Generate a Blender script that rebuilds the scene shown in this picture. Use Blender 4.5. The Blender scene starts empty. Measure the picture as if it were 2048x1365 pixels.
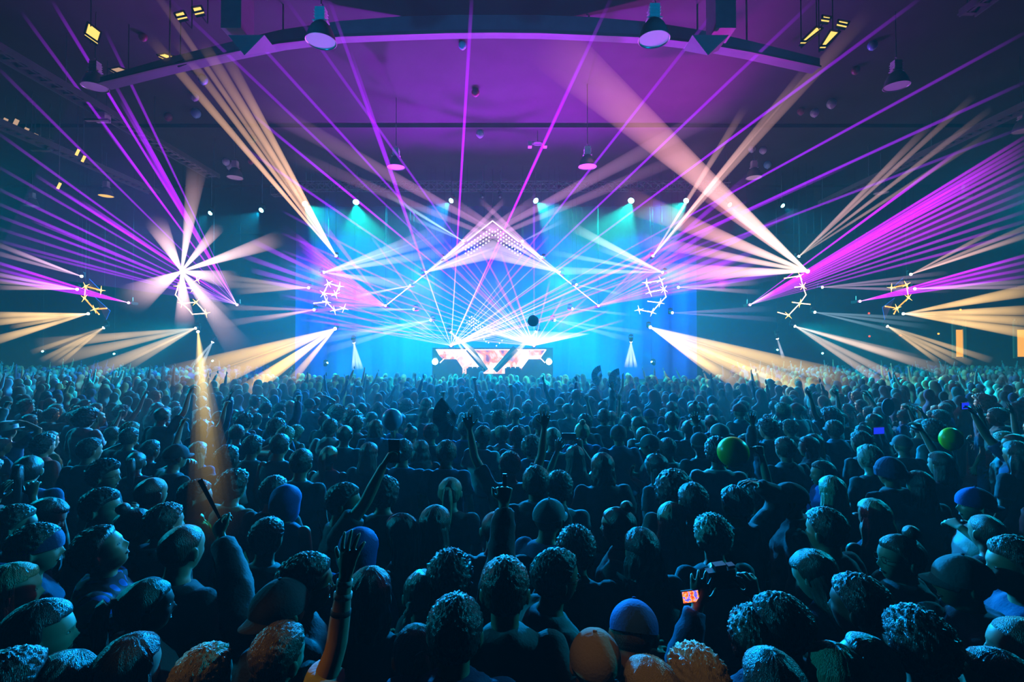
import bpy, bmesh, math, random
from mathutils import Vector, Matrix, noise, Quaternion
import numpy as np

SC = bpy.context.scene
COL = SC.collection
R = math.radians
F = 1024.0                     # focal length in pixels of the 2048 px wide frame
PITCH = R(1.0)
CAMZ = 2.65
CAM = Vector((0, 0, CAMZ))

# ---------------------------------------------------------------- camera
cam = bpy.data.objects.new('camera', bpy.data.cameras.new('camera'))
COL.objects.link(cam)
SC.camera = cam
cam.data.sensor_width = 36.0
cam.data.lens = 18.0
cam.data.clip_start = 0.05
cam.data.clip_end = 200
cam.location = CAM
cam.rotation_euler = (R(90) + PITCH, 0, 0)

# ---------------------------------------------------------------- view and sampling of light
SC.view_settings.view_transform = 'Standard'
SC.view_settings.look = 'None'
SC.view_settings.exposure = 0.0
SC.view_settings.gamma = 1.0
SC.view_settings.use_curve_mapping = False
SC.cycles.max_bounces = 1
SC.cycles.diffuse_bounces = 0
SC.cycles.glossy_bounces = 0
SC.cycles.transmission_bounces = 0
SC.cycles.volume_bounces = 0
SC.cycles.transparent_max_bounces = 8
SC.cycles.use_denoising = True
SC.cycles.sample_clamp_indirect = 4.0
SC.cycles.sample_clamp_direct = 30.0
SC.cycles.caustics_reflective = False
SC.cycles.caustics_refractive = False

# ---------------------------------------------------------------- world: the hall is closed, hardly any light from outside
world = bpy.data.worlds.new('night')
SC.world = world
world.use_nodes = True
world.node_tree.nodes['Background'].inputs[0].default_value = (0.004, 0.012, 0.05, 1)
world.node_tree.nodes['Background'].inputs[1].default_value = 0.35


def at(px, py, d):
    """world point seen at pixel (px,py) of the 2048x1365 frame, at world distance Y = d in front of the camera"""
    v = Vector(((px - 1024.0) / F, 1.0, (682.5 - py) / F))
    c, s = math.cos(PITCH), math.sin(PITCH)
    v = Vector((v.x, v.y * c - v.z * s, v.y * s + v.z * c))
    return CAM + v * (d / v.y)


def spot(name, loc, target, energy, color, size, blend=0.6, soft=0.12):
    l = bpy.data.lights.new(name, 'SPOT')
    l.energy = energy
    l.color = color
    l.spot_size = R(size)
    l.spot_blend = blend
    l.shadow_soft_size = soft
    o = bpy.data.objects.new(name, l)
    COL.objects.link(o)
    loc = Vector(loc)
    o.location = loc
    o.rotation_euler = (Vector(target) - loc).to_track_quat('-Z', 'Y').to_euler()
    return o


CYAN = (0.0, 0.62, 1.0)
AQUA = (0.0, 1.0, 0.72)
BLUE = (0.0, 0.13, 1.0)
PURPLE = (0.42, 0.0, 1.0)
MAGENTA = (0.85, 0.0, 0.9)
WARM = (1.0, 0.62, 0.28)
SX = -0.84                     # centre line of the stage
SY = 22.0                      # depth of the stage front

# ---- lamps: aqua wash lights on the front truss, floor washes, blinders, warm spots, and added fills
def w3(px, py, d): return at(px, py, d)
for px, py, sx, e in ((610, 408, 1, 1), (712, 405, 0.15, 1.6), (902, 402, -1, .8), (1072, 402, 1, 1.2), (1262, 402, -.45, 1.6), (1372, 402, -1, 1), (522, 421, -1, .7), (420, 427, -1, .3), (1460, 410, 1, .3), (1566, 412, 1, .22)):
    p = w3(px, py, 22.4)
    spot('wash_lamp', p + Vector((0.05 * sx, -0.12, -0.12)), p + Vector((sx, 0.0, -1)), 8500 * e, (0.0, .85, .70) if e > .9 else (0.0, .55, 1.0), 84 if sx else 56, .35, .06)
for px, py, sx, e in ((655, 726, 1, .5), (1555, 700, 1, .7), (425, 722, -1, .8), (1303, 724, -1, .8), (85, 703, -1, .3), (228, 708, -1, .15)):
    p = w3(px, py, 23.5)
    spot('floor_lamp', p + Vector((0, -0.1, 0.12)), p + Vector((sx, 0.35, .85)), 480 * e, (0.0, .6, .9), 80, .3, .05)
for px in (870, 1098):
    p = w3(px, 722, 21.4)
    spot('blinder_lamp', p, p + Vector((0, -1, 0.55)), 480, AQUA, 80, .8, .08)
# unseen lamps added to turn the backcloth blue
for x in (-8.5, -3.5, 1.8, 6.8):
    spot('backcloth_fill', (x, 23.5, 9.6), (x * 1.05, 27.5, 3.5), 9000, (0.0, 0.04, 1.0), 100, 1.0, .3)
# unseen violet lamps added to tint the haze and the ceiling
for x, tx, e in ((SX - 3, -4, 1.0), (SX + 3, 3, 1.0), (SX, -0.8, 1.0)):
    spot('violet_fill', (x, 22.6, 3.4), (tx, 14.0, 10.4), 10000 * e, (0.45, 0.0, 1.0), 70, 1.0, .25)
spot('magenta_fill', (9.0, 21.5, 5.2), (0.5, 11.0, 10.4), 9000, MAGENTA, 55, 1.0, .2)  # unseen magenta lamp added to tint the haze under the ceiling
# cyan and blue fill lamps added for crowd rims, placed at moving heads
for px, tx, e in ((648, -9.0, .8), (852, -2.2, 1.8), (1119, 1.4, 1.8), (1325, 8.5, .8)):
    spot('crowd_fill', w3(px, 545, 21.25), (tx, 6.0, 1.0), 19000 * e, (0.0, .50, 1.0) if e < 1 else (0.0, .36, 1.0), 50 if e < 1 else 44, .8, .2)
for s in (-1, 1):  # unseen lamps added at both sides for cyan rims on heads
    spot('cross_fill', (SX + s * 14.0, 12.2, 6.4), (s * -1.0, 4.0, 1.0), 4000, (0.0, .58, .95), 46, .8, .15)
for s in (-1, 1):  # added lamps, tucked at moving head positions, brighten the side crowd
    spot('side_fill', w3(990 + s * 600, 652, 21.25), (s * 15.0, 11.0, 0.3), 11000, (0.0, .68, .88), 48, .8, .2)
# warm spots landing on parts of the crowd
for (a, b, e, sz) in (((670, 658, 21.4), (420, 800, 11), 2500, 16), ((1301, 655, 21.4), (1640, 800, 12), 2500, 18), ((1775, 653, 21.4), (1960, 760, 16), 1800, 20), ((207, 656, 21.4), (60, 760, 15), 900, 22)):
    spot('warm_lamp', at(*a), at(*b), e, (1.0, .55, .10), sz, .5, .05)


for s in (-1, 1):  # unseen blue fill lamps, added to brighten pendants and ceiling balloons
    spot('ceiling_fill', (s * 7.0, 2.0, 2.4), (s * 2.2, 9.5, 9.6), 1500, (0.0, .42, 1.0), 58, 1.0, .2)
for a, b in (((391, 657, 21.2), (309, 788, 11.1)), ((1775, 653, 21.2), (1692, 778, 12.8)), ((1775, 653, 21.2), (1712, 789, 11.6))):
    spot('warm_lamp', at(*a), at(*b), 420, (1.0, .42, .03), 2.6, .5, .04)
# unseen warm spots added overhead to yellow the nearest heads
spot('head_fill_spot', (-5.0, 0.5, 8.5), (-0.80, 1.80, 1.66), 380, (1.0, .50, .02), 3, .6, .05)
spot('head_fill_spot', (-6.0, 0.2, 8.5), (-1.08, 1.76, 1.63), 220, (1.0, .60, .15), 3, .6, .05)
spot('head_fill_spot', (-2.0, 0.0, 9.0), (0.42, 1.75, 1.62), 240, (1.0, .62, .20), 5, .6, .05)
# ================================================================ helpers
def srgb(r, g, b):
    f = lambda c: (c / 12.92) if c <= 0.04045 else ((c + 0.055) / 1.055) ** 2.4
    return (f(r), f(g), f(b))


_mats = {}


def mat(name, col, rough=0.7, metal=0.0, spec=0.5, noise_scale=0, noise_amt=0.0, bump=0.0, bump_scale=60, sheen=0.0, stretch=None):
    if name in _mats:
        return _mats[name]
    m = bpy.data.materials.new(name)
    m.use_nodes = True
    nt = m.node_tree
    b = nt.nodes['Principled BSDF']
    b.inputs['Base Color'].default_value = (*col, 1)
    b.inputs['Roughness'].default_value = rough
    b.inputs['Metallic'].default_value = metal
    b.inputs['Specular IOR Level'].default_value = spec
    if noise_scale or bump:
        tc = nt.nodes.new('ShaderNodeTexCoord')
        src = tc.outputs['Object']
        if stretch:
            mp = nt.nodes.new('ShaderNodeMapping')
            mp.inputs['Scale'].default_value = stretch
            nt.links.new(src, mp.inputs[0])
            src = mp.outputs[0]
    if noise_scale:
        n = nt.nodes.new('ShaderNodeTexNoise')
        n.inputs['Scale'].default_value = noise_scale
        n.inputs['Detail'].default_value = 3
        nt.links.new(src, n.inputs['Vector'])
        mx = nt.nodes.new('ShaderNodeMix')
        mx.data_type = 'RGBA'
        mx.inputs[6].default_value = (*[c * (1 - noise_amt) for c in col], 1)
        mx.inputs[7].default_value = (*[min(1, c * (1 + noise_amt)) for c in col], 1)
        nt.links.new(n.outputs['Fac'], mx.inputs[0])
        nt.links.new(mx.outputs[2], b.inputs['Base Color'])
    if bump:
        n2 = nt.nodes.new('ShaderNodeTexNoise')
        n2.inputs['Scale'].default_value = bump_scale
        n2.inputs['Detail'].default_value = 2
        nt.links.new(src, n2.inputs['Vector'])
        bp = nt.nodes.new('ShaderNodeBump')
        bp.inputs['Strength'].default_value = bump
        bp.inputs['Distance'].default_value = 0.02
        nt.links.new(n2.outputs['Fac'], bp.inputs['Height'])
        nt.links.new(bp.outputs[0], b.inputs['Normal'])
    _mats[name] = m
    return m


def emit(name, col, strength):
    if name in _mats:
        return _mats[name]
    m = bpy.data.materials.new(name)
    m.use_nodes = True
    nt = m.node_tree
    nt.nodes.clear()
    o = nt.nodes.new('ShaderNodeOutputMaterial')
    e = nt.nodes.new('ShaderNodeEmission')
    e.inputs[0].default_value = (*col, 1)
    e.inputs[1].default_value = strength
    nt.links.new(e.outputs[0], o.inputs[0])
    m.cycles.emission_sampling = 'NONE'      # tiny sources: the lamps carry their light
    _mats[name] = m
    return m


def tag(o, label=None, cat=None, group=None, kind=None):
    if label: o['label'] = label
    if cat: o['category'] = cat
    if group: o['group'] = group
    if kind: o['kind'] = kind
    return o


def empty(name, loc=(0, 0, 0), rz=0.0):
    o = bpy.data.objects.new(name, None)
    o.empty_display_size = 0.2
    COL.objects.link(o)
    o.location = loc
    o.rotation_euler = (0, 0, rz)
    return o


def link(name, me, m=None, parent=None):
    if m is not None and not me.materials:
        me.materials.append(m)
    o = bpy.data.objects.new(name, me)
    COL.objects.link(o)
    if parent is not None:
        o.parent = parent
    return o


def copy_tree(o, parent=None):
    c = o.copy()
    COL.objects.link(c)
    if parent is not None:
        c.parent = parent
    for ch in list(o.children):
        copy_tree(ch, c)
    return c


class MB:
    """collects simple solids into one mesh"""

    def __init__(s):
        s.v = []
        s.f = []

    def add(s, vs, fs):
        n = len(s.v)
        s.v += [tuple(v) for v in vs]
        s.f += [tuple(i + n for i in f) for f in fs]
        return s

    def box(s, c, size, M=None):
        hx, hy, hz = [a / 2 for a in size]
        vs = [Vector((x, y, z)) for z in (-hz, hz) for y in (-hy, hy) for x in (-hx, hx)]
        if M is not None: vs = [M @ v for v in vs]
        vs = [v + Vector(c) for v in vs]
        return s.add(vs, [(0, 2, 3, 1), (4, 5, 7, 6), (0, 1, 5, 4), (2, 6, 7, 3), (0, 4, 6, 2), (1, 3, 7, 5)])

    def tube(s, pts, rad, seg=8, flat=1.0, up=None):
        """rings along points; rad a number, list, or list of (ra, rb)"""
        pts = [Vector(p) for p in pts]
        n = len(pts)
        if not isinstance(rad, (list, tuple)): rad = [rad] * n
        vs, fs = [], []
        prev = None
        for i, p in enumerate(pts):
            t = (pts[min(i + 1, n - 1)] - pts[max(i - 1, 0)])
            if t.length < 1e-9: t = Vector((0, 0, 1))
            t.normalize()
            ref = Vector(up) if up is not None else (prev if prev is not None else (Vector((0, 1, 0)) if abs(t.y) < 0.9 else Vector((1, 0, 0))))
            a = ref.cross(t)
            if a.length < 1e-4: a = Vector((1, 0, 0)).cross(t)
            a.normalize()
            b = t.cross(a).normalized()
            if up is None: prev = b
            r = rad[i]
            ra, rb = r if isinstance(r, (list, tuple)) else (r, r * flat)
            for k in range(seg):
                w = 2 * math.pi * k / seg
                vs.append(p + a * (ra * math.cos(w)) + b * (rb * math.sin(w)))
        for i in range(n - 1):
            for k in range(seg):
                k2 = (k + 1) % seg
                fs.append((i * seg + k, i * seg + k2, (i + 1) * seg + k2, (i + 1) * seg + k))
        fs.append(tuple(range(seg - 1, -1, -1)))
        fs.append(tuple((n - 1) * seg + k for k in range(seg)))
        return s.add(vs, fs)

    def bar(s, a, b, r, seg=6):
        return s.tube([a, b], r, seg)

    def lathe(s, c, prof, seg=20):
        """prof: (radius, z) from bottom to top, about a vertical axis at c"""
        c = Vector(c)
        vs, fs = [], []
        for r, z in prof:
            for k in range(seg):
                w = 2 * math.pi * k / seg
                vs.append(c + Vector((r * math.cos(w), r * math.sin(w), z)))
        for i in range(len(prof) - 1):
            for k in range(seg):
                k2 = (k + 1) % seg
                fs.append((i * seg + k, i * seg + k2, (i + 1) * seg + k2, (i + 1) * seg + k))
        fs.append(tuple(range(seg - 1, -1, -1)))
        fs.append(tuple((len(prof) - 1) * seg + k for k in range(seg)))
        return s.add(vs, fs)

    def ball(s, c, r, seg=16, rings=10):
        r3 = r if isinstance(r, (list, tuple)) else (r, r, r)
        c = Vector(c)
        vs, fs = [], []
        for i in range(1, rings):
            t = math.pi * i / rings
            for k in range(seg):
                w = 2 * math.pi * k / seg
                vs.append(c + Vector((r3[0] * math.sin(t) * math.cos(w), r3[1] * math.sin(t) * math.sin(w), r3[2] * math.cos(t))))
        top = len(vs); vs.append(c + Vector((0, 0, r3[2])))
        bot = len(vs); vs.append(c - Vector((0, 0, r3[2])))
        for i in range(rings - 2):
            for k in range(seg):
                k2 = (k + 1) % seg
                fs.append((i * seg + k, (i + 1) * seg + k, (i + 1) * seg + k2, i * seg + k2))
        for k in range(seg):
            k2 = (k + 1) % seg
            fs.append((top, k, k2))
            fs.append((bot, (rings - 2) * seg + k2, (rings - 2) * seg + k))
        return s.add(vs, fs)

    def prism(s, poly, t):
        """polygon (list of 3d points) extruded by vector t"""
        n = len(poly)
        a = [Vector(p) for p in poly]
        b = [p + Vector(t) for p in a]
        fs = [tuple(range(n - 1, -1, -1)), tuple(range(n, 2 * n))]
        for i in range(n):
            j = (i + 1) % n
            fs.append((i, j, n + j, n + i))
        return s.add(a + b, fs)

    def mesh(s, name, smooth=False):
        me = bpy.data.meshes.new(name)
        me.from_pydata(s.v, [], s.f)
        bm = bmesh.new()
        bm.from_mesh(me)
        bmesh.ops.recalc_face_normals(bm, faces=bm.faces)
        bm.to_mesh(me)
        bm.free()
        if smooth:
            me.polygons.foreach_set('use_smooth', [True] * len(me.polygons))
        return me

    def build(s, name, m=None, parent=None, smooth=False):
        return link(name, s.mesh(name, smooth), m, parent)
# ================================================================ the hall
CZ = 10.4                       # ceiling height
m_floor = mat('dark_concrete', (0.05, 0.05, 0.055), 0.55, noise_scale=3, noise_amt=0.3)
m_ceil = mat('painted_deck', (0.035, 0.032, 0.04), 0.85, noise_scale=1.2, noise_amt=0.35)
m_wall = mat('dark_wall', (0.035, 0.035, 0.04), 0.9, noise_scale=2, noise_amt=0.3)
m_cyc = mat('stage_backcloth', (0.035, 0.060, 0.26), 0.9, noise_scale=0.8, noise_amt=0.25)
m_black = mat('matt_black', (0.012, 0.012, 0.014), 0.6)
m_steel = mat('grey_steel', (0.30, 0.30, 0.32), 0.4, 0.8)
m_duct = mat('painted_duct', (0.12, 0.12, 0.14), 0.6, noise_scale=5, noise_amt=0.2)
m_white = mat('white_enamel', (0.75, 0.76, 0.80), 0.35)
WY = 34.0


def struct(name, mb, m):
    return tag(mb.build(name, m), kind='structure')


struct('floor', MB().box((0, 13, -0.1), (72, 44, 0.2)), m_floor)
struct('ceiling', MB().box((0, 13, CZ + 0.1), (72, 44, 0.2)), m_ceil)
struct('wall_back', MB().box((0, WY + 0.15, 5.2), (72, 0.3, 10.4)), m_wall)
struct('wall_left', MB().box((-35.0, 13, 5.2), (0.3, 44, 10.4)), m_wall)
struct('wall_right', MB().box((35.0, 13, 5.2), (0.3, 44, 10.4)), m_wall)
struct('wall_rear', MB().box((0, -8.15, 5.2), (72, 0.3, 10.4)), m_wall)

# backcloth added behind the stage to catch blue light, hung from the ceiling in soft vertical folds
mb = MB()
n = 120
X0, X1, YB = SX - 10.8, SX + 10.8, 27.5
for i in range(n + 1):
    x = X0 + (X1 - X0) * i / n
    y = YB + 0.10 * math.sin(i * 0.9) + 0.04 * math.sin(i * 2.3)
    mb.v += [(x, y, 0.9), (x, y, CZ), (x, y + 0.03, 0.9), (x, y + 0.03, CZ)]
for i in range(n):
    a = i * 4
    mb.f += [(a, a + 4, a + 5, a + 1), (a + 2, a + 3, a + 7, a + 6)]
o = mb.build('backcloth', m_cyc, smooth=True)
tag(o, 'tall pleated blue backcloth added to catch blue light behind the stage', 'curtain')

# stage platform
mb = MB()
mb.box((SX, 25.0, 0.55), (25, 5.0, 1.1))
mb.box((SX, 22.46, 1.06), (25.1, 0.08, 0.06))
o = mb.build('stage_platform', m_black)
tag(o, 'wide black stage platform carrying the LED wall', 'stage')

# curved soffit across the ceiling, photo row 30-70
def soffit():
    pts = [(200, 160, 11.0), (330, 125, 11.0), (470, 92, 11.0), (560, 72, 11.2), (680, 56, 11.5), (800, 49, 11.6), (900, 46, 11.7), (985, 45, 11.7), (1080, 46, 11.7), (1180, 50, 11.6), (1300, 58, 11.5), (1400, 72, 11.2), (1500, 92, 11.0), (1640, 125, 11.0)]
    P = [at(*p) for p in pts]
    n = len(P)
    root = empty('ceiling_beam', P[7])
    c = root.location
    def band(name, y0, y1, z0, z1, m, t0=1.0):
        mb = MB()
        for i, p in enumerate(P):
            k = min(1.0, 0.35 + 0.9 * (1 - abs(i - 7) / 7.0))
            q = p - c
            mb.v += [(q.x, q.y + y0, q.z + z0 * k), (q.x, q.y + y0, q.z + z1 * k), (q.x, q.y + y1, q.z + z1 * k), (q.x, q.y + y1, q.z + z0 * k)]
        for i in range(n - 1):
            a = i * 4
            mb.f += [(a, a + 1, a + 5, a + 4), (a + 1, a + 2, a + 6, a + 5), (a + 2, a + 3, a + 7, a + 6), (a + 3, a, a + 4, a + 7)]
        mb.f += [(0, 3, 2, 1), (4 * n - 4, 4 * n - 3, 4 * n - 2, 4 * n - 1)]
        mb.build(name, m, root)
    band('web', 0, 0.3, -0.19, 0.19, mat('soffit_paint', (0.16, 0.15, 0.20), 0.7, noise_scale=3, noise_amt=0.2))
    band('edge_strip', -0.05, 0.0, -0.27, -0.19, m_duct)
    for i in (1, 3, 5, 7, 9, 11, 12):
        q = P[i] - c
        MB().bar(q + Vector((0, .15, 0.1)), Vector((q.x, q.y + .15, CZ - c.z)), .02).build('hanger', m_steel, root)
    tag(root, 'long shallow arched beam crossing the ceiling above the crowd', 'beam')
soffit()

# ceiling joists running across
for k, y in enumerate((17.5, 24.0)):
    o = MB().box((0, y, CZ - 0.06), (68, 0.16, 0.12)).build('ceiling_joist', m_ceil)
    tag(o, 'dark steel joist under the ceiling, ' + ('over the middle of the hall', 'above the stage')[k], 'joist', 'joists under the ceiling')



# ---------------------------------------------------------------- high bay lamps
def pendant():
    r = empty('pendant_lamp')
    prof = [(0.050, 0.34), (0.075, 0.335), (0.12, 0.30), (0.17, 0.24), (0.215, 0.15), (0.243, 0.06), (0.256, 0.0), (0.268, -0.012), (0.262, -0.016), (0.248, 0.0), (0.235, 0.06), (0.207, 0.145), (0.16, 0.235), (0.11, 0.29), (0.05, 0.32)]
    MB().lathe((0, 0, 0), prof, 40).build('reflector', mat('spun_aluminium', (0.55, 0.56, 0.60), 0.28, 0.7), r, True)
    MB().lathe((0, 0, 0.0), [(0.246, 0.000), (0.246, 0.008), (0.1, 0.010), (0.01, 0.010)], 40).build('lens', mat('frosted_cover', (0.85, 0.90, 0.95), 0.4), r)
    mb = MB().box((0, 0, 0.46), (0.17, 0.15, 0.22)).lathe((0, 0, 0), [(0.045, 0.33), (0.05, 0.37)], 16)
    for z in (0.40, 0.45, 0.50): mb.box((0, 0, z), (0.20, 0.17, 0.012))
    mb.box((0, 0, 0.335), (0.26, 0.14, 0.02))
    mb.build('ballast_housing', m_white, r)
    mb = MB().tube([(0, 0, 0.57), (0.03, 0, 0.60), (0.03, 0, 0.64), (0, 0, 0.67), (-0.02, 0, 0.65)], 0.009, 8).bar((0, 0, 0.66), (0, 0, 1.0), 0.012, 8)
    mb.build('hook', m_steel, r)
    MB().bar((0, 0, 0.99), (0, 0, 2.6), 0.010, 8).build('suspension_rod', m_steel, r)
    return r


LAMPS = [(642, 82, 8.9, 'high bay dome lamp hanging left of the arched beam, nearest one on its side'), (1308, 78, 8.6, 'high bay dome lamp hanging right of the arched beam, nearest one on its side'),
         (190, 174, 11.6, 'high bay dome lamp hanging over the end of the slotted cable tray on the left'), (1793, 172, 11.6, 'high bay dome lamp hanging among the magenta laser lines on the upper right'),
         (212, 392, 20.0, 'small high bay lamp glowing yellow below the slotted cable trays'), (470, 355, 17.7, 'high bay lamp beside the pair of pale balloons left of the tan beams'),
         (1508, 355, 17.7, 'dim high bay lamp beside the three pale balloons on the right'), (792, 334, 15.6, 'small high bay lamp over the left blue wash, seen as a flat oval'),
         (1175, 333, 14.8, 'small high bay lamp over the right blue wash, seen as a flat oval'), (1762, 386, 20.0, 'small high bay lamp right of the stage between two laser lines'),
         (2046, 262, 15.0, 'high bay lamp cut by the right edge of the view'), (64, 412, 22.0, 'tiny far high bay lamp at the far left end of the hall'),
         (1931, 396, 22.0, 'tiny far high bay lamp at the far right end of the hall')]
pl = pendant()
for i, (px, py, d, lab) in enumerate(LAMPS):
    o = pl if i == 0 else copy_tree(pl)
    p = at(px, py, d)
    o.location = p
    for ch in o.children:
        if ch.name.startswith('suspension_rod'):
            ch.location.z = 0.99
            ch.scale.z = max(0.1, (CZ - p.z - 0.99) / 1.61)
            ch.location.z = 0.99 * (1 - ch.scale.z)
            if CZ - p.z - 0.99 < 0.1: ch.scale.z = 0.05; ch.location.z = 0.9
    if 'glowing yellow' in lab:
        for ch in o.children:
            if ch.name.startswith('lens'):
                ch.data = ch.data.copy()
                ch.data.materials.clear()
                ch.data.materials.append(emit('lit_sodium_cover', (1.0, .55, .10), 1.1))
    if CZ - p.z < 1.05:
        o.scale.z = (CZ - p.z) / 1.05
    tag(o, lab, 'lamp', 'high bay lamps')

# warm lit louvre panels in the ceiling
m_warm = emit('warm_tube_light', (1.0, 0.62, 0.13), 1.4)
m_warm2 = emit('soft_tube_light', (1.0, 0.60, 0.35), 0.55)
def panel(pts, lab, m=m_warm):
    P = [at(px, py, d) for px, py, d in pts]
    r = empty('ceiling_light', sum(P, Vector()) / 4)
    loc = r.location
    q = [p - loc for p in P]
    nrm = (q[1] - q[0]).cross(q[3] - q[0]).normalized()
    if nrm.dot(loc - CAM) < 0: nrm = -nrm          # the housing sits behind the diffuser
    MB().prism([v + nrm * 0.012 for v in q], nrm * 0.03).build('diffuser', m, r)
    mb = MB()
    for i in range(4):
        mb.bar(q[i] * 1.04, q[(i + 1) % 4] * 1.04, 0.02)
    mb.prism([v * 1.02 + nrm * 0.05 for v in q], nrm * 0.04)
    mb.bar(nrm * 0.09, nrm * 0.35 + Vector((0, 0, 0.1)), 0.012)
    mb.bar(nrm * 0.35 + Vector((0, 0, 0.1)), Vector((nrm.x * .35, nrm.y * .35, CZ - loc.z)), 0.012)
    mb.build('housing', m_black, r)
    tag(r, lab, 'light', 'lit ceiling fixtures')
panel([(176, 45, 11), (202, 65, 11), (196, 84, 10.6), (170, 66, 10.6)], 'square yellow lit ceiling fixture above the left dome lamp')
panel([(349, 27, 10), (367, 22, 10), (372, 31, 9.8), (353, 35, 9.8)], 'small yellow slit light, lower of two near the top edge')
panel([(384, 15, 10), (402, 12, 10), (406, 21, 9.8), (388, 25, 9.8)], 'small yellow slit light, upper of two near the top edge')
panel([(315, 110, 11.5), (330, 107, 11.5), (368, 120, 11), (352, 126, 11)], 'long pale yellow lit slot in the ceiling beside the tan beams')
panel([(218, 138, 12), (238, 134, 12), (256, 141, 11.6), (234, 146, 11.6)], 'dim pinkish lit slot left of the long yellow slot', m_warm2)
panel([(1645, 31, 10), (1662, 34, 10), (1660, 39, 9.8), (1645, 37, 9.8)], 'small cream slit light, left one of a pair at upper right')
panel([(1677, 40, 10), (1698, 44, 10), (1695, 50, 9.8), (1676, 46, 9.8)], 'small cream slit light, right one of a pair at upper right')
panel([(1632, 54, 10), (1645, 57, 10), (1613, 82, 9.4), (1603, 82, 9.4)], 'long tapering cream light, left one of a pair at upper right')
panel([(1661, 61, 10), (1679, 64, 10), (1653, 91, 9.4), (1642, 91, 9.4)], 'long tapering cream light, right one of a pair at upper right')

# slotted cable trays running towards the stage
def tray(x, z, y0, y1, w, lab, lit=()):
    r = empty('cable_tray', (x, y0, z))
    mb = MB()
    L = y1 - y0
    mb.box((-w / 2, L / 2, 0.0), (0.03, L, 0.16)).box((w / 2, L / 2, 0.0), (0.03, L, 0.16))
    n = int(L / 0.30)
    for i in range(n + 1):
        mb.box((0, L * i / n, 0.0), (w, 0.11, 0.03))
    mb.box((0, L / 2, 0.0), (0.05, L, 0.02))
    mb.build('ladder_frame', m_duct, r)
    k = max(2, int(L / 2.5))
    for i in range(k + 1):
        MB().bar((0, L * i / k, 0.02), (0, L * i / k, CZ - z), 0.012).build('hanger', m_steel, r)
    tag(r, lab, 'cable tray', 'slotted cable trays')
    return r
tray(-10.9, 9.0, 9.3, 18.6, 0.42, 'slotted cable tray running from the left edge to the tan beams')
tray(-14.4, 9.0, 12.6, 20.5, 0.42, 'lower slotted cable tray with small warm lights on the far left')
tray(13.4, 9.0, 10.5, 22.0, 0.35, 'long plain cable tray crossing the lasers on the upper right')
tray(-10.0, 10.0, 7.2, 8.9, 0.30, 'short bright cable tray in the top left corner')
tray(9.8, 9.9, 7.0, 10.9, 0.34, 'bright striped cable tray in the top right corner')
for (px, py, d, lab) in ((203, 230, 13.6, 'white junction box hanging on the upper cable tray'), (90, 291, 16.0, 'grey junction box hanging on the lower cable tray')):
    p = at(px, py, d)
    r = empty('junction_box', p)
    MB().box((0, 0, 0), (0.34, 0.22, 0.36)).box((0, 0, 0.19), (0.38, 0.26, 0.03)).build('body', m_white if px > 150 else m_duct, r)
    MB().box((0.0, -0.13, -0.20), (0.62, 0.10, 0.05)).build('bracket', m_steel, r)
    for s in (-1, 1): MB().bar((s * 0.14, 0, 0.18), (s * 0.14, 0, CZ - p.z), 0.009).build('rod', m_steel, r)
    tag(r, lab, 'box')
for i, (px, py) in enumerate(((10, 243), (32, 245), (52, 262), (70, 274), (155, 305), (167, 318), (118, 372))):
    p = at(px, py, 15.5)
    r = empty('small_lamp', p)
    MB().box((0, 0, 0), (0.10 if i < 4 else 0.05, 0.05, 0.20), Matrix.Rotation(R(25), 4, 'Y')).build('tube', m_warm2 if i < 4 else m_warm, r)
    MB().bar((0, 0, 0.1), (0, 0, CZ - p.z), 0.01).build('rod', m_steel, r)
    tag(r, 'small warm tube lamp beside the lower cable tray', 'lamp', 'small warm lamps beside the lower cable tray')

# hanging duct heads either side of the arched beam
for s, cx in ((-1, 505), (1, 1412)):
    r = empty('duct_head', at(cx, 95, 10.2))
    z = r.location.z
    h = CZ - z
    MB().box((0.30 * s, 0.0, h / 2 + 0.12), (0.40, 0.5, h - 0.24)).build('duct', m_duct, r)
    mb = MB()
    a = [(-0.36, -0.25, 0.10), (0.36, -0.25, 0.10), (0.36, 0.28, 0.10), (-0.36, 0.28, 0.10)]
    mb.add(a + [(-0.06 + 0.1 * s, 0, -0.16)], [(0, 1, 2, 3), (1, 0, 4), (2, 1, 4), (3, 2, 4), (0, 3, 4)])
    mb.build('diffuser', m_duct, r)
    tag(r, 'painted air duct with a pyramid shaped outlet ' + ('left' if s < 0 else 'right') + ' of the arched beam', 'air duct', 'air duct outlets')

# oblong ceiling unit in the middle
r = empty('ceiling_unit', at(1075, 290, 18.0))
mb = MB()
for s in (-1, 1): mb.box((s * 0.27, 0, 0), (0.13, 0.25, 0.16))
mb.build('end_box', m_white, r)
MB().box((0, 0, 0.06), (0.42, 0.2, 0.03)).build('plate', m_duct, r)
ring = [(0.17 * math.cos(a), 0, 0.055 * math.sin(a)) for a in [i * math.pi / 12 for i in range(25)]]
MB().tube([(x, -0.12, z) for x, y, z in ring], 0.018, 6).build('ring', m_white, r)
MB().bar((0, 0, 0.06), (0, 0, CZ - r.location.z), 0.012).build('rod', m_steel, r)
tag(r, 'oblong white unit with square ends under the ceiling at centre', 'ceiling unit')

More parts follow.
